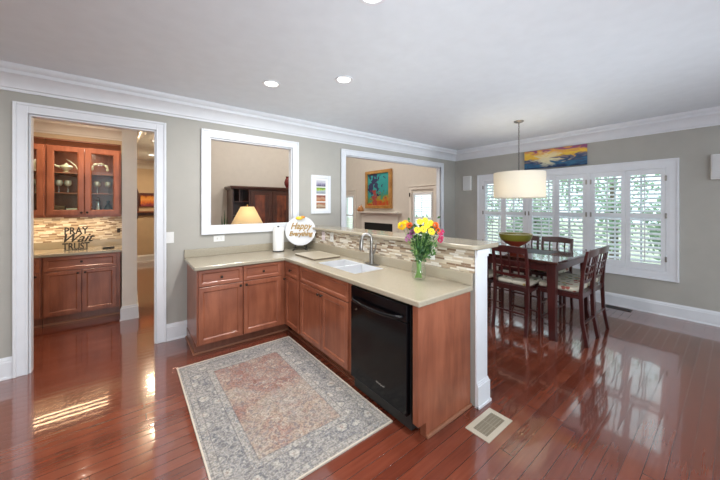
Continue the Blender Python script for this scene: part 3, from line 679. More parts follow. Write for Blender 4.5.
# wall speakers on window wall
for y_, lab in ((3.63, 'small flat white speaker on wall left of shuttered windows'), (.10, 'flat white speaker on wall right of shuttered windows at picture edge')):
    e = thing('wall_speaker', lab, 'speaker', (XW, y_, 1.85))
    w_ = .19 if y_ > 1 else .22
    MB().box(XW-.05, XW-.001, y_-w_/2, y_+w_/2, 1.85, 2.165).build('housing', 'white', e, bevel=.008)
    MB().box(XW-.056, XW-.05, y_-w_/2+.012, y_+w_/2-.012, 1.862, 2.153).build('grille', plain('speaker_grille', (.70, .70, .70), .7, bump=.2, nscale=300), e, bevel=.003)

# canvas above the window
m, nt, b_ = nm('seascape_paint'); L = nt.links.new
tc = nt.nodes.new('ShaderNodeTexCoord'); sp = nt.nodes.new('ShaderNodeSeparateXYZ'); L(tc.outputs['Object'], sp.inputs[0])
mp = nt.nodes.new('ShaderNodeMapping'); mp.inputs['Scale'].default_value = (1, 2.2, 7); L(tc.outputs['Object'], mp.inputs[0])
n = nt.nodes.new('ShaderNodeTexNoise'); n.inputs['Scale'].default_value = 2.1; n.inputs['Distortion'].default_value = 1.2; L(mp.outputs[0], n.inputs['Vector'])
zz = mathn(nt, 'ADD', mathn(nt, 'DIVIDE', sp.outputs[2], .335), mathn(nt, 'MULTIPLY', mathn(nt, 'SUBTRACT', n.outputs[0], .5), .8))
col = ramp(nt, zz, [(0, (.01, .03, .10)), (.22, (.03, .16, .30)), (.36, (.02, .04, .12)), (.46, (.16, .16, .22)), (.52, (.75, .40, .06)), (.68, (.92, .62, .06)), (.86, (.80, .36, .10)), (.97, (.35, .10, .22))])
gy = mathn(nt, 'MULTIPLY', mathn(nt, 'ADD', mathn(nt, 'SUBTRACT', sp.outputs[1], .10), mathn(nt, 'MULTIPLY', mathn(nt, 'SUBTRACT', n.outputs[0], .5), 1.0)), 4.5)
gz = mathn(nt, 'MULTIPLY', mathn(nt, 'SUBTRACT', sp.outputs[2], .16), 6.5)
glow = ramp(nt, mathn(nt, 'ADD', mathn(nt, 'MULTIPLY', gy, gy), mathn(nt, 'MULTIPLY', gz, gz)), [(.1, (.9,)*3), (1.0, (0,)*3)])
L(mixc(nt, glow, col, (.88, .78, .50)), b_.inputs['Base Color']); b_.inputs['Roughness'].default_value = .5
o = MB().box(XW-.045, XW-.034, 1.487, 2.44, 2.185, 2.515).box(XW-.034, XW-.003, 1.495, 2.432, 2.193, 2.507).build('canvas_painting', m, bevel=.002); recenter(o)
o.rotation_euler = (0, 0, 0); tag(o, 'long unframed sunset seascape canvas resting on top of window trim', 'painting')

# rug
e = thing('area_rug', 'faded rose and grey oriental area rug with floral border on the hardwood floor', 'rug', (.90, 2.345, 0))
mb = MB().box(-.545, .545, -.845, .845, .001, .009); mb.build('pile', 'rug', e, local=True)
mb = MB()
for q in ((-.555, -.545, -.855, .855), (.545, .555, -.855, .855), (-.545, .545, -.855, -.845), (-.545, .545, .845, .855)): mb.box(*q, .0005, .0105)
mb.build('binding', 'bind', e, local=True)
# floor vent
e = thing('floor_vent', 'almond metal floor vent grille in hardwood floor near white post', 'vent', (1.965, 1.06, 0))
mb = MB(); mb.grid([1.805, 1.845, 2.085, 2.125], [.975, 1.01, 1.11, 1.145], lambda i, j: not (i == 1 and j == 1), .0005, .006)
mb.build('frame', 'ventm', e, bevel=.0015)
mb = MB(); mb.box(1.846, 2.084, 1.011, 1.109, .0004, .001); mb.build('duct_shadow', 'ventd', e)  # thin dark sheet painted as the shade below the grille
mb = MB(); mb.box(1.962, 1.968, 1.011, 1.109, .001, .0045)
for i in range(24): x_ = 1.852+i*.0098; mb.box(x_, x_+.004, 1.011, 1.109, .0012, .0042)
for i in range(1, 5): y_ = 1.01+i*.02; mb.box(1.846, 2.084, y_-.0015, y_+.0015, .0012, .004)
mb.build('grille', plain('vent_grille_metal', (.36, .32, .24), .4), e)

e = thing('floor_vent', 'small dark bronze floor vent against the baseboard under the windows', 'vent', (5.70, 1.09, 0))
MB().grid([5.64, 5.655, 5.745, 5.76], [.94, .955, 1.225, 1.24], lambda i, j: not (i == 1 and j == 1), .0005, .006).build('frame', 'bronze', e)
mb = MB().box(5.655, 5.745, .955, 1.225, .0004, .001)
for i in range(14): mb.box(5.655, 5.745, .962+i*.019, .970+i*.019, .001, .005)
mb.build('grille', 'blackm', e)

# ------------------------------------------------------------------ vase and flowers
vx, vy, vz = 1.86, 1.60, .915
e = thing('vase', 'clear glass vase with pinched waist standing near the peninsula end', 'vase', (vx, vy, vz))
MB().shell([(.001, 0), (.048, 0), (.055, .02), (.060, .07), (.055, .12), (.043, .155), (.047, .18), (.066, .225), (.063, .225), (.044, .181), (.040, .156), (.052, .12), (.057, .07), (.052, .02), (.046, .008), (.001, .008)], 32, (vx, vy, vz)).build('body', 'vase', e, smooth=True)
R_ = Vector((.788, -.616, 0)); F_ = Vector((.616, .788, 0))   # across and away, seen from the kitchen
def flower(label, a, up, d, r, col, kind, group):
    a = a*1.2+.045; up = 1.24+(up-1.14)*1.4; r = r*1.06; d = d*1.3
    c = Vector((vx, vy, 0))+R_*a+F_*d+Vector((0, 0, up))
    base = Vector((vx, vy, vz+.015))-R_*a*.18-F_*d*.15
    e = thing('daisy' if kind == 'daisy' else ('carnation' if kind == 'puff' else 'lily'), label, 'flower', base, group)
    nrm = (-F_*.75+R_*a*2.5+Vector((0, 0, .35))).normalized(); U = nrm.cross(Vector((0, 0, 1))).normalized(); V = U.cross(nrm).normalized()
    rnd = random.Random(int(a*1e4)+int(up*1e4))
    if kind == 'daisy':
        mb = MB(); mb.M = frame4(c, U, V, nrm)
        for ring_, n in ((1, 15), (.74, 13)):
            for k in range(n):
                t = 2*PI*k/n+ring_; ca, sa = math.cos(t), math.sin(t); w = r*.17; R1 = r*ring_; h = .002 if ring_ == 1 else .006
                mb.add([(ca*r*.2-sa*w*.4, sa*r*.2+ca*w*.4, h), (ca*r*.2+sa*w*.4, sa*r*.2-ca*w*.4, h), (ca*R1*.7+sa*w, sa*R1*.7-ca*w, h+.003), (ca*R1, sa*R1, h+.001), (ca*R1*.7-sa*w, sa*R1*.7+ca*w, h+.003)], [(0, 1, 2, 3, 4)])
        mb.build('petals', col, e)
        mb = MB(); mb.M = frame4(c, U, V, nrm); mb.ball((0, 0, .004), r*.28, 12, 6, (1, 1, .5)); mb.build('centre', 'fc', e, smooth=True)
    elif kind == 'puff':
        mb = MB(); mb.M = frame4(c, U, V, nrm)
        for k in range(70):
            th = rnd.uniform(0, 2*PI); ph = math.acos(rnd.uniform(-.25, 1)); d_ = Vector((math.sin(ph)*math.cos(th), math.sin(ph)*math.sin(th), math.cos(ph)))
            s_ = d_.cross(Vector((.3, .2, .9))).normalized()*r*.28; p = d_*r*.35; q = d_*r*rnd.uniform(.8, 1.02)
            mb.add([tuple(p), tuple(q-s_), tuple(q*1.05), tuple(q+s_)], [(0, 1, 2, 3)])
        mb.build('petals', col, e)
    else:
        mb = MB(); mb.M = frame4(c, U, V, nrm)
        for k in range(6):
            t = 2*PI*k/6+rnd.random(); ca, sa = math.cos(t), math.sin(t); w = r*.32
            mb.add([(0, 0, 0), (ca*r*.6-sa*w, sa*r*.6+ca*w, r*.25), (ca*r, sa*r, r*.12), (ca*r*.6+sa*w, sa*r*.6-ca*w, r*.25)], [(0, 1, 2, 3)])
        mb.build('petals', col, e)
    p1 = Vector((vx, vy, vz+.15))+R_*a*.12+F_*d*.12
    MB().tube([base, p1, c*.55+p1*.45+Vector((0, 0, .01)), c-nrm*.004], .0022, 6).build('stem', 'stem', e)
G1 = 'yellow daisies in the bouquet'
Y = [(-.020, 1.205, -.055, .030, 'yellow daisy low at front, middle of bouquet'), (-.058, 1.200, -.045, .029, 'yellow daisy left of the front middle one'),
     (.032, 1.192, -.055, .031, 'largest yellow daisy at front right of bouquet'), (-.035, 1.245, -.015, .029, 'yellow daisy at the top left of the bouquet cluster'),
     (.005, 1.252, .0, .028, 'yellow daisy at very top of the bouquet'), (.040, 1.238, -.01, .028, 'yellow daisy at the top right of the cluster'), (.008, 1.224, -.035, .026, 'yellow daisy in the middle of the cluster')]
for a, up, d, r, lab in Y: flower(lab, a, up, d, r, 'fy', 'daisy', G1)
flower('large ruffled yellow bloom at far left of bouquet', -.155, 1.222, -.02, .034, 'fy', 'puff', None)
flower('smaller yellow bloom left, tucked behind the large ruffled one', -.128, 1.235, .02, .027, 'fy', 'puff', None)
flower('orange bloom left of the yellow daisies', -.105, 1.225, -.02, .026, 'fo', 'puff', None)
flower('red-orange bloom right of the yellow daisies', .070, 1.225, -.01, .027, 'fo', 'puff', None)
flower('lower red-orange bloom at right of bouquet', .082, 1.195, -.02, .024, 'fo', 'puff', None)
flower('magenta lily low on the right of bouquet', .105, 1.165, -.01, .034, 'fm', 'lily', None)
flower('magenta lily at far right edge of bouquet', .122, 1.185, .02, .030, 'fm', 'lily', None)
flower('small magenta bloom lowest on the right of bouquet', .100, 1.140, -.02, .022, 'fm', 'puff', None)
flower('purple lily low on left of bouquet', -.105, 1.165, -.03, .028, 'fp', 'lily', None)
flower('pinkish purple lily lowest on left of bouquet', -.118, 1.145, -.01, .026, 'fp', 'lily', None)
flower('small purple bloom left, under the orange bloom', -.090, 1.188, -.04, .022, 'fp', 'puff', None)
def leafset(label, seed, n, spread, zlo, zhi, mat, a0=0):
    e = thing('leafy_sprig', label, 'foliage', (vx, vy, vz+.01)); rnd = random.Random(seed)
    mb = MB(); ms = MB()
    for i in range(n):
        t = rnd.uniform(-1, 1); d = rnd.uniform(-1, 1)*.06; z = rnd.uniform(zlo, zhi)
        tip = Vector((vx, vy, 0))+R_*(a0+t*spread*(.45+.55*(z-zlo)/(zhi-zlo)))+F_*d+Vector((0, 0, z))
        root = Vector((vx, vy, vz+.02))+R_*rnd.uniform(-.02, .02)+F_*rnd.uniform(-.015, .015)
        neck = Vector((vx, vy, vz+.14))+R_*rnd.uniform(-.018, .018)+F_*rnd.uniform(-.015, .015)
        if i % 5 == 0: ms.tube([root, neck, tip], .0022, 5)
        for j in range(6):
            p = neck.lerp(tip, rnd.uniform(.25, 1.03))+Vector((rnd.uniform(-1, 1), rnd.uniform(-1, 1), rnd.uniform(-1, 1)))*.014
            d1 = Vector((rnd.uniform(-1, 1), rnd.uniform(-1, 1), rnd.uniform(-.3, 1))).normalized(); s_ = d1.cross(Vector((rnd.random(), rnd.random(), rnd.random()))).normalized(); l = rnd.uniform(.022, .042)
            mb.add([tuple(p), tuple(p+d1*l*.5+s_*l*.26), tuple(p+d1*l), tuple(p+d1*l*.5-s_*l*.26)], [(0, 1, 2, 3)])
    mb.build('leaves', mat, e); ms.build('stem', 'stem', e)
leafset('dark green foliage filling the middle of the bouquet', 3, 110, .12, 1.13, 1.36, 'leafd', .035)
leafset('light green leafy sprigs sticking out of the bouquet top', 5, 40, .15, 1.28, 1.43, 'leaf', .035)
leafset('green foliage drooping at the bouquet right side', 9, 26, .05, 1.12, 1.28, 'leaf', .10)

# ------------------------------------------------------------------ dining set
TX0, TX1, TY0, TY1, TH = 3.73, 5.03, 1.23, 2.76, .89
e = thing('dining_table', 'square dark cherry counter-height dining table by shuttered windows', 'table', ((TX0+TX1)/2, (TY0+TY1)/2, 0))
MB().box(TX0, TX1, TY0, TY1, TH-.032, TH).build('tabletop', plain('polished_table_top', (.05, .014, .010), .10, coat=.6), e, bevel=.008)
ap = MB(); i_ = .04
for q in ((TX0+i_, TX1-i_, TY0+i_, TY0+i_+.022), (TX0+i_, TX1-i_, TY1-i_-.022, TY1-i_), (TX0+i_, TX0+i_+.022, TY0+i_+.022, TY1-i_-.022), (TX1-i_-.022, TX1-i_, TY0+i_+.022, TY1-i_-.022)): ap.box(*q, TH-.125, TH-.032)
ap.build('apron', 'mahog', e)
for sx in (0, 1):
    for sy in (0, 1):
        cx = TX0+i_+.03 if sx == 0 else TX1-i_-.03; cy = TY0+i_+.03 if sy == 0 else TY1-i_-.03; dx = -1 if sx == 0 else 1; dy = -1 if sy == 0 else 1
        mb = MB()
        prof = [(0, .036, .02), (.10, .034, .006), (.35, .037, 0), (.60, .042, 0), (TH-.125, .046, 0), (TH-.033, .046, 0)]
        V = []; Fc = []
        for z, hw, o_ in prof: V += [(cx+dx*o_+i*hw, cy+dy*o_+j*hw, z) for i, j in ((-1, -1), (1, -1), (1, 1), (-1, 1))]
        for k in range(len(prof)-1):
            for i in range(4): j = (i+1) % 4; Fc.append((k*4+i, k*4+j, k*4+4+j, k*4+4+i))
        Fc += [(3, 2, 1, 0), tuple(range(len(V)-4, len(V)))]
        mb.add(V, Fc).build('leg', 'mahog', e, bevel=.004)
def make_chair():
    """counter-height chair, facing +y, origin on floor below the back"""
    e = thing('dining_chair', 'x', 'chair', (0, 0, 0))
    hw = .195; D = .43
    for s_ in (-1, 1):
        mb = MB(); pts = [(s_*hw, -.055, 0), (s_*hw, -.012, .25), (s_*hw, 0, .56), (s_*hw, -.018, .80), (s_*hw, -.06, 1.03)]
        V = []; Fc = []
        for k, (x, y, z) in enumerate(pts):
            a = (.017, .018, .02, .016, .013)[k]; V += [(x-.016, y-a, z), (x+.016, y-a, z), (x+.016, y+a, z), (x-.016, y+a, z)]
        for k in range(4):
            for i in range(4): j = (i+1) % 4; Fc.append((k*4+i, k*4+j, k*4+4+j, k*4+4+i))
        Fc += [(3, 2, 1, 0), (16, 17, 18, 19)]
        mb.add(V, Fc).build('rear_leg', 'mahog', e, bevel=.003)
        MB().beam((s_*hw, D-.02, 0), (s_*hw, D-.02, .54), .028, .028, .036, .036, (1, 0, 0)).build('leg', 'mahog', e, bevel=.003)
    mb = MB()   # crest rail, slightly bowed
    def yb(z): return -.018-(z-.80)*.183
    n = 8
    def bow(x): return -.018*(1-(x/hw)**2)
    def rail(z0, z1, t, crown_=0):
        V = []; Fc = []
        for k in range(n+1):
            x = -hw+.012+(2*hw-.024)*k/n; c_ = crown_*(1-(x/hw)**2)
            for z, s_ in ((z0, -1), (z0, 1), (z1+c_, 1), (z1+c_, -1)): V.append((x, yb(z)+bow(x)+s_*t/2, z))
        for k in range(n):
            for i in range(4): j = (i+1) % 4; Fc.append((k*4+i, k*4+j, k*4+4+j, k*4+4+i))
        Fc += [(0, 1, 2, 3), tuple(range(n*4, n*4+4))]
        return V, Fc
    mb.add(*rail(.955, 1.025, .022, .016)); mb.build('crest_rail', 'mahog', e, bevel=.003)
    mb = MB(); mb.add(*rail(.665, .70, .018)); mb.add(*rail(.845, .862, .012)); mb.add(*rail(.765, .782, .012))
    for x in (-.10, 0, .10): mb.beam((x, yb(.70)+bow(x), .69), (x, yb(.96)+bow(x), .965), .018, .012, side=(0, 1, 0))
    mb.build('lattice_back', 'mahog', e)
    MB().box(-hw+.005, hw-.005, -.005, .012, .50, .555).box(-hw+.005, hw-.005, D-.03, D-.012, .50, .545).box(-hw-.009, -hw+.009, .0, D-.02, .50, .545).box(hw-.009, hw+.009, .0, D-.02, .50, .545).build('seat_rail', 'mahog', e)
    MB().prism(rr(-hw-.004, hw+.004, .012, D+.015, .03), .546, .562).build('seat', 'mahog', e, bevel=.005)
    MB().prism(rr(-hw-.002, hw+.002, .03, D+.005, .05), .563, .612).build('cushion', 'cloth', e, bevel=.02, seg=4, smooth=True)
    st = MB()
    for s_ in (-1, 1):
        for z in (.20, .32): st.beam((s_*hw, -.015, z), (s_*hw, D-.02, z), .022, .016)
    for z in (.18, .36): st.beam((-hw, D-.02, z), (hw, D-.02, z), .024, .016, side=(0, 0, 1))
    st.beam((-hw, -.018, .24), (hw, -.018, .24), .022, .016, side=(0, 0, 1))
    st.build('stretcher', 'mahog', e); return e
ch0 = make_chair()
CH = [(3.66, 1.70, -90, 'dark cherry lattice-back chair at near side of table, right one, its back to the bar'), (3.66, 2.20, -90, 'dark cherry lattice-back chair mostly hidden behind the near chair and white post'),
      (4.052, 1.045, 0, 'dark cherry lattice-back chair on the right side of table, nearer the camera'), (4.475, 1.045, 0, 'dark cherry lattice-back chair on the right side of table, nearer the windows'),
      (5.13, 1.71, 90, 'dark cherry chair facing the room from the window side, right of the bowl'), (5.13, 2.17, 90, 'dark cherry chair on the window side of table, mostly hidden behind the bowl')]
for k, (x, y, rz, lab) in enumerate(CH):
    c = ch0 if k == 0 else copy_tree(ch0)
    c.location = (x, y, 0); c.rotation_euler = (0, 0, math.radians(rz)); tag(c, lab, 'chair', 'dining chairs around the table')
# bowl
e = thing('bowl', 'large decorative bowl, olive rim over brick red, on dining table', 'bowl', (4.40, 1.98, TH))
c = (4.40, 1.98, TH+.001)
def bw(P): return [(max(.001, a*.9), z*.95) for a, z in P]
MB().shell(bw([(.001, 0), (.09, 0), (.085, .012), (.06, .03), (.07, .05), (.14, .085), (.205, .14), (.20, .143), (.13, .095), (.05, .062), (.001, .055)]), 40, c).build('lower_body', 'redb', e, smooth=True)
MB().shell(bw([(.206, .14), (.232, .185), (.243, .235), (.236, .235), (.225, .187), (.20, .145)]), 40, c).build('rim', 'olive', e, smooth=True)
MB().shell(bw([(.244, .236), (.246, .242), (.236, .242), (.236, .236)]), 40, c).build('lip', 'cream', e, smooth=True)
# runner under it
o = MB().box(4.19, 4.61, 1.50, 2.46, TH+.0002, TH+.001).build('table_runner', plain('charcoal_runner', (.05, .05, .055), .5)); 
recenter(o); tag(o, 'dark table runner lying under the large bowl', 'table runner')

# ------------------------------------------------------------------ pendant
px, py = 4.42, 1.94
e = thing('pendant_lamp', 'cream drum-shade pendant lamp hanging above dining table', 'pendant lamp', (px, py, H))
MB().lathe([(.065, H-.001), (.065, H-.012), (.05, H-.022), (.012, H-.03), (.008, H-.05), (.001, H-.05)], 24, (px, py, 0)).build('canopy', 'steel', e, smooth=True)
mb = MB(); z = H-.045; k = 0
while z > 2.03:
    s_ = .0085; pts = [(s_*math.cos(t), 0, .02*math.sin(t)) for t in [2*PI*i/10 for i in range(11)]]
    mb.M = Matrix.Translation((px, py, z-.018)) @ Matrix.Rotation(PI/2*(k % 2), 4, 'Z'); mb.tube(pts, .003, 5); z -= .031; k += 1
mb.M = Matrix(); mb.build('chain', 'chain', e)
mb = MB().tube([(px, py, 2.05), (px, py, 1.60)], .006, 8)
for t in (0, PI/3, 2*PI/3): mb.tube([(px+.328*math.cos(t), py+.328*math.sin(t), 1.985), (px-.328*math.cos(t), py-.328*math.sin(t), 1.985)], .003, 6)
mb.build('spider', 'chain', e)
MB().shell([(.334, 1.63), (.334, 1.995), (.330, 1.995), (.330, 1.63)], 56, (px, py, 0)).build('drum_shade', 'shade', e, smooth=True)
MB().lathe([(.328, 1.635), (.328, 1.639)], 48, (px, py, 0)).build('diffuser', 'shade', e)
mb = MB(); pts = [(.016*math.cos(t), 0, .022*math.sin(t)) for t in [2*PI*i/14 for i in range(15)]]; mb.M = Matrix.Translation((px, py, 1.585)) @ Matrix.Rotation(.6, 4, 'Z'); mb.tube(pts, .004, 6); mb.build('finial_ring', 'chain', e)
for t in (.3, .3+2*PI/3, .3+4*PI/3):
    bx_, by_ = px+.14*math.cos(t), py+.14*math.sin(t)
    MB().ball((bx_, by_, 1.84), .03).build('bulb', 'lens', e, smooth=True)
    l = bpy.data.lights.new('bulb_or_fill_light', 'POINT'); l.energy = P_PEND/3; l.color = (1, .90, .74); l.shadow_soft_size = .04
    o = bpy.data.objects.new('bulb_or_fill_light', l); C.objects.link(o); o.parent = e; o.location = (bx_-px, by_-py, 1.77-H)

# ------------------------------------------------------------------ recessed lights
def can(x, y, lab, z=H, power=P_CAN, col=(1, .985, .96), r=.062, group='recessed ceiling lights'):
    e = thing('recessed_light', lab, 'ceiling light', (x, y, z), group)
    MB().shell([(r, -.001), (r+.028, -.001), (r+.026, -.007), (r+.004, -.006)], 28, (x, y, z)).build('trim_ring', 'trim', e, smooth=True)
    MB().lathe([(r, -.0042), (r, -.0012)], 24, (x, y, z)).build('lens', 'lens', e)
    a = area('bulb_or_fill_light', (0, 0, -.012), r*2, power, col, parent=e)
    return e
can(1.11, 1.30, 'round recessed ceiling light cut by the top edge of the photo')
can(1.119, 2.87, 'round recessed ceiling light over the base cabinet, left of the two')
can(1.635, 2.345, 'round recessed ceiling light above the sink, right of the two')
for k, (x, y) in enumerate([(-.7, 1.0), (-.7, -.6), (1.11, -.4), (-1.7, 2.6)]): can(x, y, 'unseen round recessed light added behind or left of the camera')  # out-of-view lights added to lift the kitchen and its left wall
can(-.55, 5.0, 'unseen recessed light added inside the pantry', power=P_PANTRY, col=(1, .8, .58))  # out-of-view light added to brighten the pantry
can(.40, 6.75, 'recessed hallway light nearer the doorway, seen through it', power=P_HALL, col=(1, .78, .52))
can(.42, 8.65, 'recessed hallway light nearer the far hall wall', power=P_HALL, col=(1, .78, .52))
for x in (2.6, 4.6):
    for y in (5.6, 8.0): can(x, y, 'unseen recessed fill light added high in the great room', HG, P_GREAT, (1, .93, .84), .09, 'added great room fill lights')  # out-of-view lights added to brighten the great room

# ------------------------------------------------------------------ pantry cabinets
BY = 5.33
def pantry_base(x0, x1, drawers, doors, lab, right=False):
    e = thing('pantry_base_cabinet', lab, 'cabinet', ((x0+x1)/2, BY, 0))
    MB().box(x0, x1, BY, 5.925, .11, .872).build('carcass', 'cab', e)
    MB().box(x0, x1, BY+.05, 5.925, 0, .11).build('toe_kick', 'cabd', e); MB().box(x0, x1, BY+.033, BY+.0495, 0, .022).build('shoe_moulding', 'mould', e)
    for a, b in drawers: d = panel_door(e, 'drawer', (a, BY, .69), (1, 0, 0), (0, -1, 0), b-a, .17, 'cabh', .045); knob(d, ((a+b)/2, BY-.02, .79), (0, -1, 0))
    for a, b, kx in doors: d = panel_door(e, 'door', (a, BY, .125), (1, 0, 0), (0, -1, 0), b-a, .555); knob(d, (kx, BY-.02, .645), (0, -1, 0))
pantry_base(-.858, -.10, [(-.845, -.145)], [(-.845, -.498, -.53), (-.492, -.145, -.46)], 'cherry pantry base cabinet with one wide drawer over two doors, beside white column')
pantry_base(-1.598, -.862, [(-1.58, -.875)], [(-1.58, -1.23, -1.26), (-1.22, -.875, -.91)], 'cherry pantry base cabinet at left, mostly hidden by the door casing')
e = thing('pantry_worktop', 'cream stone worktop on the pantry base cabinets', 'countertop', (-.85, 5.6, .874))
MB().box(-1.598, -.082, BY-.03, 5.92, .874, .912).build('slab', 'quartz', e, bevel=.006)
MB().box(-1.598, -.082, 5.90, 5.92, .9125, 1.01).build('upstand', 'quartz', e)
struct(MB().box(-1.598, -.081, 5.92, 5.93, 1.01, 1.385).build('wall_pantry_mosaic', 'mosaic_x'))
UY = 5.60
def pantry_upper(x0, x1, doors, lab):
    e = thing('glass_door_cabinet', lab, 'cabinet', ((x0+x1)/2, UY, 1.385))
    t = .018; mb = MB()
    mb.box(x0, x0+t, UY, 5.925, 1.385, 2.33).box(x1-t, x1, UY, 5.925, 1.385, 2.33).box(x0+t, x1-t, UY, 5.925, 1.385, 1.40).box(x0+t, x1-t, UY, 5.925, 2.312, 2.33)
    mb.box(x0+t, x1-t, 5.915, 5.925, 1.40, 2.312); mb.build('carcass', 'cab', e)
    for z in (1.70, 1.975): MB().box(x0+t, x1-t, UY+.03, 5.914, z-.014, z).build('shelf', 'cabh', e)
    MB().prism([(UY+.02, 2.33), (UY-.006, 2.33), (UY-.012, 2.345), (UY-.04, 2.385), (UY-.05, 2.39), (UY-.05, 2.41), (UY+.02, 2.41)], x0, x1, 'yzx').build('cornice', plain('dark_cherry_cornice', (.13, .045, .022), .35), e)
    MB().box(x0, x1, UY, UY+.02, 1.362, 1.385).build('light_rail', 'cab', e)
    area('bulb_or_fill_light', ((0, 0, .935)), .12, 2, (1, .9, .78), parent=e).location = (0, .08, .92)  # light added to brighten the cabinet interior, no fixture there
    for a, b, kx in doors: d = panel_door(e, 'door', (a, UY, 1.395), (1, 0, 0), (0, -1, 0), b-a, .92, 'cab', .068, glassy=True); knob(d, (kx, UY-.02, 1.425), (0, -1, 0))
pantry_upper(-.868, -.10, [(-.856, -.495, -.522), (-.489, -.118, -.462)], 'cherry wall cabinet with two glass doors showing silver and goblets, beside white column')
pantry_upper(-1.598, -.872, [(-1.58, -1.24, -1.27), (-1.23, -.884, -1.2)], 'cherry glass-door wall cabinet at left, mostly hidden by the door casing')
e = thing('under_cabinet_light', 'slim warm light bar under the glass-door cabinets', 'light', (-.85, 5.72, 1.372))
MB().box(-1.45, -.2, 5.70, 5.74, 1.366, 1.384).build('housing', 'white', e)
area('bulb_or_fill_light', (0, 0, -.012), 1.2, 9, (1, .74, .45), sy=.03, parent=e)
# things in the glass cabinet
def goblet(x, z, lab, y=5.74, group='glass goblets in the pantry cabinet'):
    e = thing('goblet', lab, 'goblet', (x, y, z), group)
    MB().lathe([(.028, .001), (.026, .004), (.005, .008), (.004, .075), (.008, .085)], 16, (x, y, z)).build('stem', 'silver', e, smooth=True)
    MB().shell([(.006, .083), (.03, .10), (.04, .13), (.036, .17), (.034, .17), (.037, .13), (.028, .103), (.006, .087)], 20, (x, y, z)).build('cup', plain('frosted_goblet', (.6, .55, .48), .15, .4), e, smooth=True)
goblet(-.765, 1.70, 'gilt goblet on middle shelf behind left glass door, left one'); goblet(-.675, 1.70, 'gilt goblet on middle shelf behind left glass door, right one')
goblet(-.37, 1.70, 'gilt goblet on middle shelf behind right glass door, left one'); goblet(-.25, 1.70, 'gilt goblet on middle shelf behind right glass door, right one')
goblet(-.98, 1.70, 'goblet on middle shelf of the left cabinet by the door casing'); 
e = thing('oil_lamp_ornament', 'cream curved-spout oil lamp ornament on top shelf behind left glass door', 'ornament', (-.69, 5.73, 1.975))
c = (-.69, 5.73, 1.976)
MB().lathe([(.045, 0), (.04, .008), (.014, .02), (.02, .03), (.06, .06), (.068, .08), (.055, .10), (.02, .115), (.012, .13), (.001, .14)], 24, c).build('body', 'cream', e, smooth=True)
MB().tube([(c[0]-.05, c[1], c[2]+.07), (c[0]-.10, c[1], c[2]+.09), (c[0]-.14, c[1], c[2]+.12), (c[0]-.155, c[1], c[2]+.125)], [.022, .013, .008, .012], 10).build('spout', 'cream', e, smooth=True)
MB().tube([(c[0]+.03, c[1], c[2]+.16), (c[0]+.0, c[1], c[2]+.19), (c[0]+.03, c[1], c[2]+.17), (c[0]+.09, c[1], c[2]+.11), (c[0]+.13, c[1], c[2]+.02)], .006, 8).build('handle', 'cream', e, smooth=True)
for x, zz, w, h, lab, mt in ((-.755, 1.40, .10, .12, 'woven box on lowest shelf behind left glass door, larger one', 'sofa'), (-.635, 1.40, .10, .085, 'low tan box on lowest shelf behind left glass door', 'cream')):
    e = thing('box', lab, 'box', (x, 5.75, zz)); MB().box(x-w/2, x+w/2, 5.70, 5.80, zz+.001, zz+h*.7).build('body', mt, e, bevel=.004); MB().box(x-w/2-.003, x+w/2+.003, 5.697, 5.803, zz+h*.7, zz+h).build('lid', mt, e, bevel=.004)
e = thing('wreath_ornament', 'pale looped wreath ornament on top shelf behind right glass door', 'ornament', (-.34, 5.75, 1.975))
mb = MB(); mb.M = Matrix.Translation((-.34, 5.75, 1.976+.085)) @ Matrix.Rotation(PI/2, 4, 'X')
mb.tube([(.085*math.cos(t), .07*math.sin(t), .006*math.sin(6*t)) for t in [PI*1.25*k/24-.4 for k in range(25)]], [.014+.005*math.sin(k*1.3) for k in range(25)], 10); mb.build('ring', 'cream', e, smooth=True)
MB().box(-.43, -.25, 5.72, 5.78, 1.976, 1.958).build('base', 'silver', e, bevel=.003)
e = thing('figurine', 'silvery tapering figurine on lowest shelf behind right glass door', 'figurine', (-.36, 5.74, 1.40))
MB().lathe([(.06, .001), (.05, .02), (.035, .09), (.02, .15), (.03, .18), (.015, .21), (.022, .23), (.001, .252)], 18, (-.36, 5.74, 1.40)).build('body', 'silver', e, smooth=True)
o = MB().lathe([(.05, .001), (.055, .05), (.04, .11), (.015, .15), (.02, .19), (.001, .20)], 18, (-.25, 5.78, 1.40)).build('decanter', 'blackm', smooth=True); recenter(o); tag(o, 'dark decanter on lowest shelf behind right glass door', 'decanter')
o = MB().lathe([(.04, .001), (.03, .02), (.055, .09), (.03, .16), (.001, .17)], 18, (-.97, 5.76, 1.975)).build('jar', 'cream', smooth=True); recenter(o); tag(o, 'small pale jar on top shelf of left cabinet by the door casing', 'jar')
# lettered sign on the pantry worktop
e = thing('word_sign', 'black cut-out sign reading PRAY Wait TRUST on pantry worktop', 'sign', (-.58, 5.62, .912))
for t_, s_, z_, sh, sx in (('PRAY', .135, 1.13, 0, .75), ('Wait', .16, 1.022, .5, 1.0), ('TRUST', .135, .915, 0, .68)):
    mb = text_mb(t_, s_, .008, frame4((-.58, 5.62+(0 if t_ != 'Wait' else -.004), z_), (1, 0, 0), (0, 0, 1), (0, -1, 0)), sh, sx, .003); mb.build('word', 'blackm', e)
MB().box(-.70, -.46, 5.612, 5.632, .9125, .920).build('base', 'blackm', e)
o = MB().prism(rr(-.30, -.17, 5.47, 5.55, .02), .913, .935).build('tray', 'blackm', bevel=.004); recenter(o); tag(o, 'small black tray on pantry worktop at right', 'tray')
e = thing('switch_plate', 'dark switch on pantry mosaic near the white column', 'switch', (-.125, 5.919, 1.13)); MB().box(-.152, -.112, 5.914, 5.9195, 1.105, 1.17).build('cover', 'bronze', e, bevel=.002); MB().box(-.136, -.124, 5.905, 5.914, 1.12, 1.145).build('toggle', 'blackm', e)

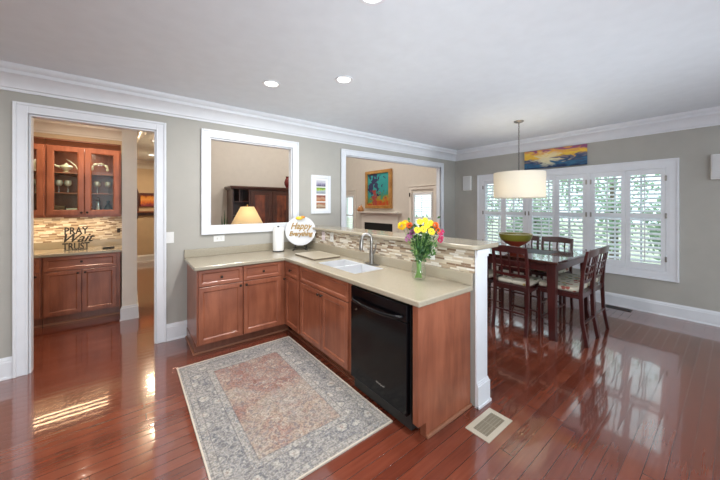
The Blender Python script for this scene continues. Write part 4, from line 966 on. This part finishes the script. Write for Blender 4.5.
# ------------------------------------------------------------------ hallway things
e = thing('wall_hanging', 'dark elongated octagonal wall hanging at hall end, mostly behind the white column', 'wall hanging', (-.08, YB, 1.0))
oc = [(-.36, 1.26), (-.26, .98), (-.12, .80), (-.04, .80), (.10, .98), (.20, 1.26), (.20, 1.87), (.10, 2.19), (-.04, 2.36), (-.12, 2.36), (-.26, 2.19), (-.36, 1.87)]
MB().prism(oc, YB-.04, YB-.001, 'xzy').build('frame', 'arm', e, bevel=.01)
MB().prism([(-.08+(x+.08)*.7, 1.575+(z-1.575)*.75) for x, z in oc], YB-.046, YB-.0405, 'xzy').build('panel', 'bronze', e)
e = thing('hall_painting', 'orange landscape painting in dark red frame on far hall wall', 'painting', (.4, YB, 1.50))
m = art('orange_landscape_paint', [(0, (.30, .05, .08)), (.25, (.75, .18, .03)), (.55, (.9, .42, .10)), (.8, (.8, .30, .04)), (1, (.35, .05, .02))], (5, 1, 3), 2, 2, .8, .05, .25, 2)
MB().grid([.205, .235, .565, .595], [1.49, 1.515, 1.805, 1.87], lambda i, j: not (i == 1 and j == 1), YB-.04, YB-.001, 'xzy').build('frame', plain('dark_red_frame', (.10, .02, .015), .4), e, bevel=.004)
MB().box(.235, .565, YB-.02, YB-.004, 1.515, 1.805).build('canvas', m, e)
e = thing('wall_shelf', 'long brown wooden shelf under the orange painting in the hall', 'shelf', (.37, YB, 1.26))
MB().box(.13, .595, YB-.12, YB-.001, 1.34, 1.375).build('board', plain('warm_brown_shelf', (.30, .10, .04), .4), e, bevel=.004); MB().box(.16, .59, YB-.06, YB-.001, 1.26, 1.34).build('rail', 'arm', e)

# ------------------------------------------------------------------ great room things
AY = 9.25
e = thing('armoire', 'dark mahogany breakfront cabinet with flame panels behind the pass-through', 'cabinet', (3.5, AY+.3, 0))
AX0, AX1 = 2.42, 5.0
mb = MB().box(AX0, AX0+.03, AY+.03, YB-.05, 0, 2.02).box(2.90, 2.93, AY+.03, YB-.05, 0, 2.02).box(2.93, AX1, AY+.03, YB-.05, 0, 2.02).box(AX0+.03, 2.90, YB-.08, YB-.05, 0, 2.02).box(AX0+.03, 2.90, AY+.03, YB-.08, 0, .35)
mb.build('carcass', 'arm', e)
MB().prism([(AX0-.05, AY-.02), (AX1+.05, AY-.02), (AX1+.05, YB-.03), (AX0-.05, YB-.03)], 2.02, 2.06, 'xyz').box(AX0-.08, AX1+.08, AY-.06, YB-.03, 2.06, 2.12).build('cornice', 'arm', e, bevel=.012)
for z in (.80, 1.23, 1.66): MB().box(AX0+.03, 2.90, AY+.05, YB-.08, z-.02, z).build('shelf', 'arm', e)
MB().box(2.62, 2.65, AY+.06, YB-.08, 1.66, 2.02).build('divider', 'arm', e)
for a in (2.95, 3.66, 4.30):
    d = panel_door(e, 'door', (a, AY+.03, .40), (1, 0, 0), (0, -1, 0), .66 if a < 3 else .60, 1.58, 'arm', .10, .025)
    MB().box(a+.13, a+.45, AY+.012, AY+.02, .52, 1.86).build('flame_panel', 'flame', d, bevel=.004)
o = MB().lathe([(.06, .001), (.05, .02), (.10, .12), (.105, .20), (.07, .30), (.045, .34), (.06, .39), (.001, .39)], 20, (4.22, AY+.15, 2.121)).build('urn', 'red', smooth=True); recenter(o); tag(o, 'dark red urn on top of the mahogany cabinet', 'urn')
o = MB().lathe([(.07, .001), (.02, .03), (.02, .42), (.05, .45), (.02, .47), (.001, .48)], 14, (4.36, AY+.12, 2.121)).build('candlestick', 'blackm', smooth=True); recenter(o); tag(o, 'tall thin dark candlestick right of the dark red urn', 'candlestick')
# console + lamp + plant
lx, ly = 1.60, 5.20
e = thing('console_table', 'dark wooden console table standing behind the pass-through', 'table', (1.6, 5.3, 0))
MB().box(1.1, 2.3, 5.0, 5.42, .76, .79).build('tabletop', 'arm', e, bevel=.004)
for x in (1.20, 2.25):
    for y in (5.03, 5.39): MB().box(x-.02, x+.02, y-.02, y+.02, 0, .76).build('leg', 'arm', e)
e = thing('table_lamp', 'lit table lamp with warm cone shade seen through the pass-through', 'lamp', (lx, ly, .79))
MB().lathe([(.08, .791), (.08, .81), (.03, .83), (.05, .90), (.075, 1.0), (.05, 1.10), (.015, 1.14), (.01, 1.20)], 24, (lx, ly, 0)).build('base', 'gold', e, smooth=True)
MB().shell([(.27, 1.19), (.11, 1.505), (.106, 1.505), (.266, 1.19)], 40, (lx, ly, 0)).build('lamp_shade', 'shade2', e, smooth=True)
MB().tube([(lx, ly, 1.20), (lx, ly, 1.52)], .004, 6).ball((lx, ly, 1.53), .014).build('finial', 'gold', e, smooth=True)
MB().ball((lx, ly, 1.33), .03).build('bulb', 'lens', e, smooth=True)
l = bpy.data.lights.new('bulb_or_fill_light', 'POINT'); l.energy = 8; l.color = (1, .80, .52); l.shadow_soft_size = .05
o = bpy.data.objects.new('bulb_or_fill_light', l); C.objects.link(o); o.parent = e; o.location = (.0, -.045, 1.36-.79)
e = thing('potted_plant', 'small plant with upright green blades left of the table lamp', 'plant', (1.235, 5.2, .79))
MB().lathe([(.04, .791), (.055, .90), (.05, .90), (.001, .88)], 20, (1.235, 5.2, 0)).build('pot', 'white', e, smooth=True)
for a, b, h in ((0, .02, 1.45), (-.03, .03, 1.36), (.025, -.02, 1.33), (.01, .04, 1.30)):
    MB().tube([(1.235+a*.3, 5.2+b*.3, .885), (1.235+a, 5.2+b, (.885+h)/2), (1.235+a*1.2, 5.2+b, h)], [.006, .014, .001], 6).build('leaf', 'leafd', e, smooth=True)
# fireplace
e = thing('fireplace', 'white fireplace surround with mantel shelf under the framed painting', 'fireplace', (XF, 7.7, 0))
MB().grid([6.80, 7.02, 8.50, 8.66], [0, .92, 1.24], lambda i, j: not (i == 1 and j == 0), XF-.06, XF-.001, 'yzx').build('surround', 'trim_warm', e, bevel=.004)
MB().box(XF-.20, XF-.001, 6.66, 8.80, 1.27, 1.31).box(XF-.15, XF-.001, 6.70, 8.76, 1.245, 1.27).build('mantel', 'trim_warm', e, bevel=.006)
MB().box(XF-.045, XF-.002, 7.02, 8.50, 0, .919).build('firebox', 'fire', e)
e = thing('framed_painting', 'abstract turquoise painting with dark flowers in gold frame above the mantel', 'painting', (XF, 7.72, 1.46))
py0, py1, pz0, pz1 = 7.06, 8.40, 1.43, 2.76
MB().grid([py0, py0+.11, py1-.11, py1], [pz0, pz0+.11, pz1-.11, pz1], lambda i, j: not (i == 1 and j == 1), XF-.11, XF-.001, 'yzx').build('frame', 'gilt', e, bevel=.015)
m, nt, b_ = nm('abstract_flower_paint'); L = nt.links.new
tc = nt.nodes.new('ShaderNodeTexCoord'); sp = nt.nodes.new('ShaderNodeSeparateXYZ'); L(tc.outputs['Object'], sp.inputs[0])
n = nt.nodes.new('ShaderNodeTexNoise'); n.inputs['Scale'].default_value = 3.2; n.inputs['Detail'].default_value = 4; n.inputs['Distortion'].default_value = 1.5; L(tc.outputs['Object'], n.inputs['Vector'])
n2 = nt.nodes.new('ShaderNodeTexNoise'); n2.inputs['Scale'].default_value = 6.5; n2.inputs['Detail'].default_value = 3; L(tc.outputs['Object'], n2.inputs['Vector'])
nn = mathn(nt, 'SUBTRACT', n.outputs[0], .5)
base = ramp(nt, mathn(nt, 'ADD', mathn(nt, 'DIVIDE', sp.outputs[2], 1.3), mathn(nt, 'MULTIPLY', mathn(nt, 'ADD', nn, mathn(nt, 'SUBTRACT', n2.outputs[0], .5)), .7)), [(.05, (.55, .08, .02)), (.18, (.45, .30, .03)), (.30, (.10, .30, .12)), (.42, (.03, .33, .33)), (.9, (.04, .40, .40))])
dy = mathn(nt, 'MULTIPLY', mathn(nt, 'SUBTRACT', sp.outputs[1], .22), 1.25); dz = mathn(nt, 'SUBTRACT', sp.outputs[2], .85)
rr_ = mathn(nt, 'SQRT', mathn(nt, 'ADD', mathn(nt, 'MULTIPLY', dy, dy), mathn(nt, 'MULTIPLY', dz, dz)))
msk = mathn(nt, 'LESS_THAN', mathn(nt, 'ADD', rr_, mathn(nt, 'MULTIPLY', mathn(nt, 'SUBTRACT', n2.outputs[0], .5), 2.6)), .36)
c1 = mixc(nt, msk, base, (.03, .035, .12))
m2 = mathn(nt, 'MULTIPLY', mathn(nt, 'LESS_THAN', mathn(nt, 'ABSOLUTE', mathn(nt, 'ADD', mathn(nt, 'SUBTRACT', sp.outputs[1], .2), mathn(nt, 'MULTIPLY', nn, 1.6))), .15), mathn(nt, 'LESS_THAN', sp.outputs[2], .62))
L(mixc(nt, m2, c1, (.40, .06, .05)), b_.inputs['Base Color'])
MB().box(XF-.06, XF-.01, py0+.10, py1-.10, pz0+.10, pz1-.10).build('canvas', m, e)
for y_, h, r, lab in ((8.62, .28, .10, 'amber gourd ornament on the mantel, right one'), (8.74, .24, .075, 'amber gourd ornament on the mantel end, left one')):
    e = thing('gourd_ornament', lab, 'ornament', (XF-.1, y_, 1.31))
    MB().lathe([(r*.5, .001), (r*.9, h*.12), (r, h*.3), (r*.8, h*.5), (r*.35, h*.68), (r*.25, h*.8), (.001, h*.86)], 20, (XF-.11, y_, 1.31)).build('body', plain('amber_glaze', (.62, .28, .10), .3), e, smooth=True)
    MB().tube([(XF-.11, y_, 1.31+h*.84), (XF-.11, y_-.01, 1.31+h)], .008, 6).build('stem', 'sofa', e)

# ------------------------------------------------------------------ outdoors
struct(MB().box(XW+.2, 40, -30, 40, -.5, -.35).build('ground', 'lawn'))
def tree(x, y, h, r, lab, mat, seed, n=1500):
    rnd = random.Random(seed); e = thing('tree', lab, 'tree', (x, y, -.35), 'trees outside the windows')
    MB().tube([(x, y, -.35), (x+.05, y, h*.4), (x, y+.05, h*.75)], [.12, .09, .04], 8).build('trunk', 'bark', e, smooth=True)
    mb = MB(); cl = [(x+rnd.uniform(-1, 1)*r*.6, y+rnd.uniform(-1, 1)*r*.6, rnd.uniform(.25, .9)*h, rnd.uniform(.3, .55)*r) for _ in range(14)]
    for i in range(n):
        cx, cy, cz, cr = rnd.choice(cl); d = Vector((rnd.gauss(0, 1), rnd.gauss(0, 1), rnd.gauss(0, 1))).normalized()*cr*rnd.uniform(.6, 1)
        p = Vector((cx, cy, cz))+d; a = Vector((rnd.uniform(-1, 1), rnd.uniform(-1, 1), rnd.uniform(-1, 1))).normalized(); b = a.cross(d).normalized(); l = rnd.uniform(.08, .17)
        mb.add([tuple(p), tuple(p+a*l*.5+b*l*.3), tuple(p+a*l), tuple(p+a*l*.5-b*l*.3)], [(0, 1, 2, 3)])
    mb.build('foliage', mat, e)
tree(11, 2.2, 2.9, 1.7, 'dark leafy tree outside right window panels', 'tree', 1)
tree(13, 5.2, 3.2, 2.0, 'pale leafy tree outside the middle window panels', 'treel', 2)
tree(10.5, 6.5, 2.2, 1.3, 'low dark tree outside left window panels', 'tree', 4)
tree(14, -.6, 3.4, 2.0, 'pale tree furthest right outside the windows', 'treel', 5)
tree(9.6, .6, 1.5, 1.0, 'low dark bush-like tree close to the right window', 'tree', 6)
tree(9.4, 3.6, 1.5, 1.0, 'low dark bush-like tree close to the middle window', 'tree', 8)
